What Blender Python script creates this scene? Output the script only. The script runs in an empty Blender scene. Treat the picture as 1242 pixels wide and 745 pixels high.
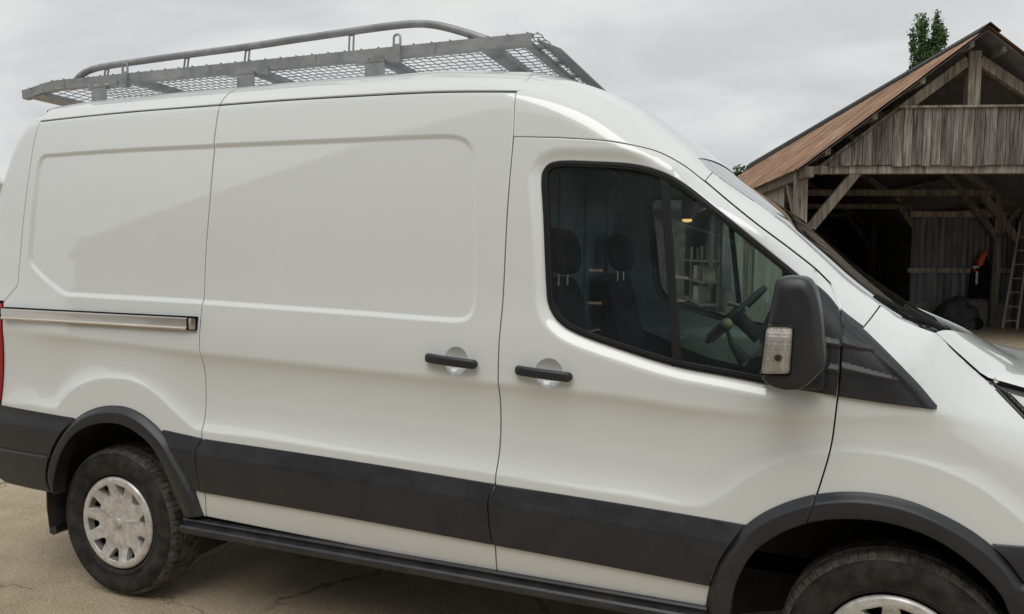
import bpy, bmesh, math, random
import numpy as np
from mathutils import Vector, Matrix
from mathutils.geometry import delaunay_2d_cdt
R=math.radians
random.seed(7); rng=np.random.default_rng(7)
scene=bpy.context.scene
COL=scene.collection
# ---------------------------------------------------------------- camera
cam=bpy.data.cameras.new('camera'); camo=bpy.data.objects.new('camera',cam); COL.objects.link(camo)
cam.sensor_width=36.0; cam.sensor_fit='HORIZONTAL'; cam.lens=972.886*36/1242
cam.clip_start=.05; cam.clip_end=2000
def _cam():
    yaw,pit,rol=R(22.02336),R(-3.75323),R(.60421)
    f=Vector((-math.sin(yaw)*math.cos(pit),math.cos(yaw)*math.cos(pit),math.sin(pit)))
    r=f.cross(Vector((0,0,1))).normalized(); u=r.cross(f)
    r2=r*math.cos(rol)+u*math.sin(rol); u2=u*math.cos(rol)-r*math.sin(rol)
    m=Matrix((r2,u2,-f)).transposed().to_4x4(); m.translation=Vector((3.08654,-3.66213,1.62989)); return m
camo.matrix_world=_cam(); scene.camera=camo
# ---------------------------------------------------------------- overcast daylight
SUN_EL,SUN_AZ=R(57),R(176)          # azimuth measured from +Y towards +X
world=bpy.data.worlds.new('World'); scene.world=world; world.use_nodes=True
nt=world.node_tree; nt.nodes.clear(); N=nt.nodes.new; L=nt.links.new
out=N('ShaderNodeOutputWorld'); bg=N('ShaderNodeBackground'); bg.inputs[1].default_value=.1
sky=N('ShaderNodeTexSky'); sky.sky_type='NISHITA'; sky.sun_disc=False; sky.sun_elevation=SUN_EL; sky.sun_rotation=SUN_AZ
tc=N('ShaderNodeTexCoord'); sep=N('ShaderNodeSeparateXYZ'); L(tc.outputs['Generated'],sep.inputs[0])
# overcast luminance (brighter overhead), same formula in every direction
mz=N('ShaderNodeMath'); mz.operation='MAXIMUM'; L(sep.outputs[2],mz.inputs[0]); mz.inputs[1].default_value=0
lum=N('ShaderNodeMath'); lum.operation='MULTIPLY_ADD'; L(mz.outputs[0],lum.inputs[0]); lum.inputs[1].default_value=2.2; lum.inputs[2].default_value=6.55
# cloud layer: project the direction on a plane overhead
zz=N('ShaderNodeMath'); zz.operation='ADD'; L(mz.outputs[0],zz.inputs[0]); zz.inputs[1].default_value=.22
vd=N('ShaderNodeVectorMath'); vd.operation='DIVIDE'; L(tc.outputs['Generated'],vd.inputs[0])
cb=N('ShaderNodeCombineXYZ'); [L(zz.outputs[0],cb.inputs[i]) for i in range(3)]; L(cb.outputs[0],vd.inputs[1])
n1=N('ShaderNodeTexNoise'); n1.inputs['Scale'].default_value=1.5; n1.inputs['Detail'].default_value=6; n1.inputs['Roughness'].default_value=.52; n1.inputs['Distortion'].default_value=.5
L(vd.outputs[0],n1.inputs['Vector'])
cr=N('ShaderNodeMapRange'); L(n1.outputs['Fac'],cr.inputs[0]); cr.inputs[1].default_value=.34; cr.inputs[2].default_value=.64; cr.inputs[3].default_value=.89; cr.inputs[4].default_value=1.11; cr.interpolation_type='SMOOTHSTEP'
ml=N('ShaderNodeMath'); ml.operation='MULTIPLY'; L(lum.outputs[0],ml.inputs[0]); L(cr.outputs[0],ml.inputs[1])
tint=N('ShaderNodeMix'); tint.data_type='RGBA'; L(cr.outputs[0],tint.inputs[0])
mrt=N('ShaderNodeMapRange'); L(n1.outputs['Fac'],mrt.inputs[0]); mrt.inputs[1].default_value=.38; mrt.inputs[2].default_value=.6
L(mrt.outputs[0],tint.inputs[0]); tint.inputs[6].default_value=(.955,.985,1.0,1); tint.inputs[7].default_value=(.99,1.0,.975,1)
vs=N('ShaderNodeVectorMath'); vs.operation='SCALE'; L(tint.outputs[2],vs.inputs[0]); L(ml.outputs[0],vs.inputs['Scale'])
mx=N('ShaderNodeMix'); mx.data_type='RGBA'; mx.inputs[0].default_value=.94; L(sky.outputs[0],mx.inputs[6]); L(vs.outputs[0],mx.inputs[7])
L(mx.outputs[2],bg.inputs[0]); L(bg.outputs[0],out.inputs[0])
sd=bpy.data.lights.new('sun','SUN'); sd.energy=1.2; sd.angle=R(40); sd.color=(1,.98,.94)
so=bpy.data.objects.new('sun',sd); COL.objects.link(so)
so.rotation_euler=(R(90)-SUN_EL,0,-SUN_AZ+math.pi)
def _sun():
    d=Vector((math.sin(SUN_AZ)*math.cos(SUN_EL),math.cos(SUN_AZ)*math.cos(SUN_EL),math.sin(SUN_EL)))
    so.rotation_euler=d.to_track_quat('Z','Y').to_euler()
_sun()
scene.view_settings.view_transform='Standard'; scene.view_settings.look='None'; scene.view_settings.exposure=.03; scene.view_settings.gamma=1
scene.render.engine='CYCLES'; scene.cycles.max_bounces=10; scene.cycles.transparent_max_bounces=12; scene.cycles.glossy_bounces=5
scene.cycles.sample_clamp_indirect=6

# ---------------------------------------------------------------- materials
def mat(name,base=(.5,.5,.5),rough=.5,metal=0,coat=0,coat_rough=.03,spec=.5,build=None):
    m=bpy.data.materials.new(name); m.use_nodes=True; t=m.node_tree; b=t.nodes['Principled BSDF']
    b.inputs['Base Color'].default_value=(*base,1); b.inputs['Roughness'].default_value=rough; b.inputs['Metallic'].default_value=metal
    b.inputs['Coat Weight'].default_value=coat; b.inputs['Coat Roughness'].default_value=coat_rough; b.inputs['Specular IOR Level'].default_value=spec
    if build: build(t,b)
    return m
class NT:
    def __init__(s,t): s.t=t
    def n(s,k,**kw):
        o=s.t.nodes.new('ShaderNode'+k)
        for a,v in kw.items(): setattr(o,a,v)
        return o
    def l(s,a,b): s.t.links.new(a,b)
    def coord(s,scale=(1,1,1),kind='Object',rot=(0,0,0)):
        c=s.n('TexCoord'); m=s.n('Mapping'); m.inputs['Scale'].default_value=scale; m.inputs['Rotation'].default_value=rot; s.l(c.outputs[kind],m.inputs[0]); return m.outputs[0]
    def noise(s,vec,scale,detail=4,rough=.55,dist=0):
        o=s.n('TexNoise'); o.inputs['Scale'].default_value=scale; o.inputs['Detail'].default_value=detail; o.inputs['Roughness'].default_value=rough; o.inputs['Distortion'].default_value=dist
        s.l(vec,o.inputs['Vector']); return o.outputs['Fac']
    def ramp(s,fac,stops):
        o=s.n('ValToRGB'); e=o.color_ramp.elements
        while len(e)<len(stops): e.new(.5)
        for i,(p,c) in enumerate(stops): e[i].position=p; e[i].color=(*c,1) if len(c)==3 else c
        s.l(fac,o.inputs[0]); return o.outputs[0]
    def mix(s,fac,a,b,mode='MIX'):
        o=s.n('Mix',data_type='RGBA',blend_type=mode)
        for v,i in ((fac,0),(a,6),(b,7)):
            if hasattr(v,'links'): s.l(v,o.inputs[i])
            else: o.inputs[i].default_value=v if i==0 else (*v,1)
        return o.outputs[2]
    def bump(s,h,strength,dist,bsdf,nrm=None):
        o=s.n('Bump'); o.inputs['Strength'].default_value=strength; o.inputs['Distance'].default_value=dist; s.l(h,o.inputs['Height'])
        if nrm is not None: s.l(nrm,o.inputs['Normal'])
        s.l(o.outputs[0],bsdf.inputs['Normal']); return o.outputs[0]
def m_noisecol(name,c0,c1,scale,rough=.5,stretch=(1,1,1),bump=0,bd=.01,metal=0,detail=5,coat=0,spec=.5,lo=.35,hi=.65):
    def f(t,b):
        q=NT(t); v=q.coord(stretch); n=q.noise(v,scale,detail)
        q.l(q.ramp(n,[(lo,c0),(hi,c1)]),b.inputs['Base Color'])
        if bump: q.bump(n,bump,bd,b)
    return mat(name,c1,rough,metal,coat,spec=spec,build=f)
def f_paint(t,b):
    q=NT(t); v=q.coord(); n=q.noise(v,1.6,3); n2=q.noise(v,70,4,.7); n3=q.noise(v,9,5,.7)
    z=q.n('SeparateXYZ'); c=q.n('TexCoord'); q.l(c.outputs['Object'],z.inputs[0])
    # road film that gathers low on the doors and sills
    mr=q.n('MapRange'); q.l(z.outputs[2],mr.inputs[0]); mr.inputs[1].default_value=.95; mr.inputs[2].default_value=.38; mr.inputs[3].default_value=.0; mr.inputs[4].default_value=.42
    mm=q.n('Math',operation='MULTIPLY'); q.l(mr.outputs[0],mm.inputs[0]); q.l(n3,mm.inputs[1])
    base=q.mix(n,(.695,.72,.705),(.73,.75,.735))
    q.l(q.mix(mm.outputs[0],base,(.50,.43,.33)),b.inputs['Base Color'])
    r=q.n('MapRange'); q.l(n3,r.inputs[0]); r.inputs[3].default_value=.01; r.inputs[4].default_value=.05; q.l(r.outputs[0],b.inputs['Coat Roughness'])
    o=q.n('Bump'); o.inputs['Strength'].default_value=.02; o.inputs['Distance'].default_value=.002; q.l(n2,o.inputs['Height']); q.l(o.outputs[0],b.inputs['Coat Normal'])
PAINT=mat('white_paint',(.77,.77,.755),.45,0,1,.05,.5,f_paint); PAINT.node_tree.nodes['Principled BSDF'].inputs['Coat IOR'].default_value=1.75
def f_black(t,b):
    q=NT(t); v=q.coord(); n=q.noise(v,420,2); n2=q.ramp(q.noise(v,7,7,.72),[(.42,(0,0,0)),(.72,(1,1,1))])
    z=q.n('SeparateXYZ'); c=q.n('TexCoord'); q.l(c.outputs['Object'],z.inputs[0])
    mr=q.n('MapRange'); q.l(z.outputs[2],mr.inputs[0]); mr.inputs[1].default_value=.85; mr.inputs[2].default_value=.4; mr.inputs[3].default_value=.02; mr.inputs[4].default_value=.26
    mm=q.n('Math',operation='MULTIPLY'); q.l(mr.outputs[0],mm.inputs[0]); q.l(n2,mm.inputs[1])
    q.l(q.mix(mm.outputs[0],(.020,.021,.025),(.15,.135,.115)),b.inputs['Base Color']); q.bump(n,.12,.001,b)
    r=q.n('MapRange'); q.l(n2,r.inputs[0]); r.inputs[3].default_value=.36; r.inputs[4].default_value=.52; q.l(r.outputs[0],b.inputs['Roughness'])
BLACK=mat('black_plastic',(.022,.023,.026),.42,spec=.5,build=f_black)
RUBBER=mat('rubber_seal',(.010,.010,.011),.6,spec=.3)
GLOSSBLK=mat('gloss_black',(.008,.008,.009),.12)
DARK=mat('dark_void',(.01,.01,.011),.9,spec=.1)
UNDER=m_noisecol('underbody_grime',(.008,.008,.007),(.028,.024,.02),9,.85,bump=.4,bd=.01)
CHROME=m_noisecol('polished_rail',(.70,.64,.56),(.82,.77,.69),6,.30,(1,8,8),metal=1)
def f_tyre(t,b):
    q=NT(t); v=q.coord(); n=q.noise(v,16,5,.65); n2=q.noise(v,200,2)
    q.l(q.ramp(n,[(.4,(.014,.014,.014)),(.7,(.05,.045,.038))]),b.inputs['Base Color']); q.bump(n2,.15,.002,b)
TYRE=mat('tyre_rubber',(.02,.02,.02),.75,spec=.3,build=f_tyre)
def f_tread(t,b):
    q=NT(t); v=q.coord(); n=q.noise(v,26,5,.65)
    q.l(q.ramp(n,[(.35,(.035,.033,.030)),(.7,(.15,.132,.108))]),b.inputs['Base Color']); q.bump(n,.4,.004,b)
TREAD=mat('dusty_tread',(.09,.08,.07),.85,spec=.25,build=f_tread)
def f_cover(t,b):
    q=NT(t); v=q.coord(); n=q.noise(v,22,6,.7)
    q.l(q.ramp(n,[(.32,(.40,.375,.335)),(.6,(.66,.645,.61))]),b.inputs['Base Color'])
COVER=mat('silver_wheel_cover',(.5,.48,.45),.36,.3,.3,.1,build=f_cover)
RACK=m_noisecol('galvanised_grey',(.25,.26,.27),(.37,.38,.39),14,.48,metal=.3,bump=.08,bd=.003)
RACKM=m_noisecol('mesh_grey',(.24,.245,.25),(.36,.365,.37),20,.55,metal=.4)
RUSTM=m_noisecol('rusty_bare_metal',(.07,.04,.025),(.16,.10,.07),30,.8)
def glass(name,tint,ior=1.5,rough=.0,haze=.0):
    m=bpy.data.materials.new(name); m.use_nodes=True; t=m.node_tree; t.nodes.clear(); q=NT(t)
    o=q.n('OutputMaterial'); mxs=q.n('MixShader'); tr=q.n('BsdfTransparent'); gl=q.n('BsdfGlossy'); fr=q.n('Fresnel')
    tr.inputs[0].default_value=(*tint,1); gl.inputs['Roughness'].default_value=rough; fr.inputs[0].default_value=ior
    film=q.n('BsdfDiffuse'); film.inputs[0].default_value=(.50,.60,.62,1); dm=q.n('MixShader'); nz=q.ramp(q.noise(q.coord(),5,5,.7),[(.35,(haze*.6,)*3),(.65,(haze*1.4,)*3)]); q.l(nz,dm.inputs[0]); q.l(tr.outputs[0],dm.inputs[1]); q.l(film.outputs[0],dm.inputs[2])
    q.l(fr.outputs[0],mxs.inputs[0]); q.l(dm.outputs[0],mxs.inputs[1]); q.l(gl.outputs[0],mxs.inputs[2]); q.l(mxs.outputs[0],o.inputs[0]); return m
GLASS=glass('green_tinted_glass',(.66,.78,.72),haze=.032); GLASS_D=glass('dark_tinted_glass',(.50,.57,.62),haze=.024); LENS=glass('clear_lens',(.9,.9,.9),1.45)
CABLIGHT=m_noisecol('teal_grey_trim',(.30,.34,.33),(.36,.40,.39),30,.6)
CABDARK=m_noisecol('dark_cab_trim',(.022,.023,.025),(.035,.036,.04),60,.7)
SEAT=m_noisecol('charcoal_seat_fabric',(.016,.017,.020),(.03,.032,.037),150,.95,spec=.2,bump=.2,bd=.002)
BULK=m_noisecol('blue_grey_bulkhead',(.20,.235,.27),(.25,.29,.335),8,.7)
REDL=mat('red_tail_lens',(.35,.012,.015),.12,coat=.6)
SILVER=m_noisecol('lamp_reflector',(.82,.79,.72),(.95,.94,.91),90,.15,(1,1,.3),metal=.0,bump=.4,bd=.004)
# ---------------------------------------------------------------- object helpers
def wmat(o):
    if o.parent is None: return o.matrix_basis.copy()
    return wmat(o.parent)@o.matrix_parent_inverse@o.matrix_basis
def thing(name,label,cat,loc=(0,0,0),rotz=0,group=None):
    o=bpy.data.objects.new(name,None); o.empty_display_size=.3; o.location=loc; o.rotation_euler=(0,0,rotz); COL.objects.link(o)
    return tag(o,label,cat,group)
def tag(o,label=None,cat=None,group=None,kind=None):
    for k,v in (('label',label),('category',cat),('group',group),('kind',kind)):
        if v: o[k]=v
    return o
def _setparent(o,parent,world_space):
    COL.objects.link(o)
    if parent is not None:
        o.parent=parent
        if world_space: o.matrix_parent_inverse=wmat(parent).inverted()
    return o
def mesh_np(name,V,F,m,parent=None,nrm=None,smooth=False,ws=True):
    me=bpy.data.meshes.new(name); me.from_pydata([tuple(v) for v in V],[],[tuple(f) for f in F]); me.update()
    if m is not None:
        for mm in (m if isinstance(m,(list,tuple)) else [m]): me.materials.append(mm)
    if smooth or nrm is not None: me.shade_smooth()
    if nrm is not None: me.normals_split_custom_set_from_vertices([tuple(n) for n in nrm])
    o=bpy.data.objects.new(name,me); return _setparent(o,parent,ws)
class MB:
    """collects boxes, prisms and tubes and links them as ONE mesh object"""
    def __init__(s): s.bm=bmesh.new()
    def box(s,c,size,rot=None,bev=0):
        r=bmesh.ops.create_cube(s.bm,size=1); vs=r['verts']
        M=Matrix.Translation(Vector(c))@(rot.to_4x4() if rot is not None else Matrix.Identity(4))@Matrix.Diagonal((*size,1))
        bmesh.ops.transform(s.bm,matrix=M,verts=vs)
        if bev:
            es=list({e for v in vs for e in v.link_edges})
            bmesh.ops.bevel(s.bm,geom=es,offset=bev,segments=2,profile=.6,affect='EDGES')
        return s
    def beam(s,a,b,w,h,up=(0,0,1),bev=0):
        a=Vector(a); b=Vector(b); d=b-a; x=d.normalized(); u=Vector(up); y=u.cross(x)
        if y.length<1e-4: y=Vector((0,1,0)).cross(x)
        y.normalize(); z=x.cross(y); rot=Matrix((x,y,z)).transposed()
        return s.box((a+b)/2,(d.length,w,h),rot,bev)
    def tube(s,pts,r,n=10,caps=True,closed=False):
        pts=[Vector(p) for p in pts]; rings=[]; prev=None
        for i,p in enumerate(pts):
            a=pts[i-1] if (i>0 or closed) else p; b=pts[(i+1)%len(pts)] if (i<len(pts)-1 or closed) else p
            t=(b-a).normalized()
            if prev is None:
                ref=Vector((0,0,1)) if abs(t.z)<.9 else Vector((0,1,0)); u=ref.cross(t).normalized()
            else: u=(prev-t*prev.dot(t)).normalized()
            prev=u; w=t.cross(u); rr=r[i] if isinstance(r,(list,tuple)) else r
            rings.append([s.bm.verts.new(p+u*math.cos(2*math.pi*k/n)*rr+w*math.sin(2*math.pi*k/n)*rr) for k in range(n)])
        m=len(rings)
        for i in range(m if closed else m-1):
            A=rings[i]; B=rings[(i+1)%m]
            for k in range(n): s.bm.faces.new((A[k],A[(k+1)%n],B[(k+1)%n],B[k]))
        if caps and not closed: s.bm.faces.new(rings[0][::-1]); s.bm.faces.new(rings[-1])
        return s
    def prism(s,poly,axis,a,b):
        """extrude a polygon (2D in the other two axes, cyclic order) between a and b on axis"""
        def P(u,v,w): return {0:(w,u,v),1:(u,w,v),2:(u,v,w)}[axis]
        A=[s.bm.verts.new(P(u,v,a)) for u,v in poly]; B=[s.bm.verts.new(P(u,v,b)) for u,v in poly]; n=len(poly)
        s.bm.faces.new(A); s.bm.faces.new(B[::-1])
        for i in range(n): s.bm.faces.new((A[i],B[i],B[(i+1)%n],A[(i+1)%n]))
        return s
    def loft(s,rings,cap0=True,cap1=True,closed=True):
        Rg=[[s.bm.verts.new(p) for p in r] for r in rings]; n=len(Rg[0])
        for A,B in zip(Rg[:-1],Rg[1:]):
            for k in range(n if closed else n-1): s.bm.faces.new((A[k],A[(k+1)%n],B[(k+1)%n],B[k]))
        if cap0: s.bm.faces.new(Rg[0][::-1])
        if cap1: s.bm.faces.new(Rg[-1])
        return s
    def build(s,name,m,parent=None,smooth=None,ws=True):
        bmesh.ops.recalc_face_normals(s.bm,faces=s.bm.faces)
        me=bpy.data.meshes.new(name); s.bm.to_mesh(me); s.bm.free(); me.materials.append(m)
        if smooth:
            me.shade_smooth()
            try: me.set_sharp_from_angle(angle=R(smooth))
            except Exception: pass
        o=bpy.data.objects.new(name,me); return _setparent(o,parent,ws)
# ---------------------------------------------------------------- body surface
# near side of the van is the height field y = -H(x, z); X runs forward, Z up, metres
HT = np.array([(.30,.925),(.40,.958),(.45,.972),(.565,.992),(.68,1.0),(.80,1.001),(.95,.998),(1.10,.996),(1.23,.992),
               (1.32,.984),(1.43,.968),(1.6,.949),(1.815,.925),(2.07,.885),(2.25,.847),(2.36,.815),(2.6,.72)])
def _nat_spline(xs, ys):
    n=len(xs); h=np.diff(xs); A=np.zeros((n,n)); b=np.zeros(n); A[0,0]=A[-1,-1]=1
    for i in range(1,n-1):
        A[i,i-1]=h[i-1]; A[i,i]=2*(h[i-1]+h[i]); A[i,i+1]=h[i]
        b[i]=3*((ys[i+1]-ys[i])/h[i]-(ys[i]-ys[i-1])/h[i-1])
    c=np.linalg.solve(A,b); return c
_HC=_nat_spline(HT[:,0],HT[:,1])
def hbase(z):
    z=np.clip(z,HT[0,0],HT[-1,0]); i=np.clip(np.searchsorted(HT[:,0],z)-1,0,len(HT)-2)
    x0=HT[i,0]; h=HT[i+1,0]-x0; y0=HT[i,1]; y1=HT[i+1,1]; c0=_HC[i]; c1=_HC[i+1]; t=z-x0
    return y0+((y1-y0)/h-h*(2*c0+c1)/3)*t+c0*t*t+(c1-c0)/(3*h)*t**3
# outer outline: x, z, |y| there, roll width
OUT=np.array([(-.915,.30,.86,.10),(-.915,1.40,.86,.10),(-.90,1.853,.83,.10),(-.835,2.043,.80,.10),(-.785,2.178,.79,.10),(-.735,2.254,.78,.10),
 (-.68,2.302,.77,.10),(-.61,2.323,.765,.10),(-.38,2.337,.76,.10),(.18,2.343,.76,.10),(1.0,2.345,.76,.10),(1.6,2.340,.76,.10),(1.943,2.306,.76,.10),
 (2.071,2.277,.755,.11),(2.277,2.205,.745,.13),(2.438,2.108,.73,.13),(2.55,2.03,.712,.12),(2.602,1.988,.702,.10),(2.662,1.93,.715,.10),(2.913,1.75,.737,.10),
 (3.044,1.63,.756,.11),(3.122,1.556,.774,.12),(3.223,1.477,.793,.14),(3.28,1.439,.811,.16),(3.378,1.40,.83,.18),(3.423,1.356,.83,.2),
 (3.516,1.268,.83,.2),(3.64,1.232,.815,.22),(3.9,1.17,.76,.28),(4.1,1.08,.70,.33),(4.24,.95,.64,.36),(4.30,.80,.62,.38),(4.32,.30,.62,.38)])
def polydist(x,z,P,closed=False,attrs=None):
    """unsigned distance to a polyline P (n,2) and interpolated attributes at the nearest point"""
    x=np.asarray(x,float); sh=x.shape; x=x.ravel(); z=np.asarray(z,float).ravel()
    Q=np.vstack([P,P[:1]]) if closed else P
    best=np.full(x.shape,1e9); at=None if attrs is None else np.zeros(x.shape+(attrs.shape[1],))
    for i in range(len(Q)-1):
        a=Q[i]; d=Q[i+1]-a; L=d@d
        if L<1e-14: continue
        t=np.clip(((x-a[0])*d[0]+(z-a[1])*d[1])/L,0,1)
        r=(x-a[0]-t*d[0])**2+(z-a[1]-t*d[1])**2
        m=r<best; best[m]=r[m]
        if attrs is not None: at[m]=attrs[i]+(attrs[i+1]-attrs[i])*t[m][:,None]
    best=np.sqrt(best).reshape(sh)
    return best if attrs is None else (best,at.reshape(sh+(attrs.shape[1],)))
def inside(x,z,P):
    x=np.asarray(x,float); r=np.zeros(x.shape,bool); n=len(P)
    for i in range(n):
        x0,z0=P[i]; x1,z1=P[(i+1)%n]
        if z0==z1: continue
        c=((z0>z)!=(z1>z)); xi=(x1-x0)*(z-z0)/(z1-z0)+x0
        r^=c&(x<xi)
    return r
def sdist(x,z,P):
    d=polydist(x,z,P,True); return np.where(inside(x,z,P),d,-d)   # positive inside
def sstep(t): t=np.clip(t,0,1); return t*t*(3-2*t)
def _smooth_out():
    o=[]; n=len(OUT); kink=(0,1,n-1)
    for i in range(n-1):
        p0=OUT[max(i-1,0)]; p1=OUT[i]; p2=OUT[i+1]; p3=OUT[min(i+2,n-1)]
        L=np.linalg.norm((p2-p1)[:2]); a=np.linalg.norm((p1-p0)[:2])+1e-9; b=np.linalg.norm((p3-p2)[:2])+1e-9
        m1=((p1-p0)/a*L+(p2-p1)*a/L*1)/(a+L)*L if i>0 else p2-p1; m2=((p2-p1)*b/L+(p3-p2)/b*L)/(b+L)*L if i<n-2 else p2-p1
        k=max(1,int(L/.03))
        for t in np.arange(k)/k:
            o.append((2*t**3-3*t*t+1)*p1+(t**3-2*t*t+t)*m1+(-2*t**3+3*t*t)*p2+(t**3-t*t)*m2)
    o.append(OUT[-1]); return np.array(o)
OUTS=_smooth_out()
_OA=np.stack([OUTS[:,1],OUTS[:,2],OUTS[:,3]],1)
_F0=int(np.argmax(OUTS[:,0]>2.80))
def Sbase(x,z,soft=True):
    x=np.asarray(x,float); z=np.asarray(z,float)
    d,a=polydist(x,z,OUTS[:,:2],False,_OA)
    dep=hbase(a[...,0])-a[...,1]; w=a[...,2]
    roll=dep*np.clip(1-d/w,0,1)**2
    # blend the fold where the wing turns into the bonnet line
    m=(x>3.02)&(x<4.0)
    if soft and m.any():
        xm,zm,dm=x[m],z[m],d[m]; acc=np.zeros_like(xm); n=0
        k=sstep((dm-.006)/.07)
        for r,c in ((.022,6),(.048,9)):
            for i in range(c):
                an=2*np.pi*(i+.5*(r>.03))/c; dd,aa=polydist(xm+r*k*np.cos(an),zm+r*k*np.sin(an),OUTS[_F0:,:2],False,_OA[_F0:])
                acc+=(hbase(aa[...,0])-aa[...,1])*np.clip(1-dd/aa[...,2],0,1)**2; n+=1
        roll[m]=.12*roll[m]*0+acc/n
    # gentle plan taper to the nose and tail
    tap=.05*np.clip((x-3.3)/.9,0,None)**2+.02*np.clip((-.2-x)/.6,0,None)**2
    return -(hbase(z)-roll-tap)
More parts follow.
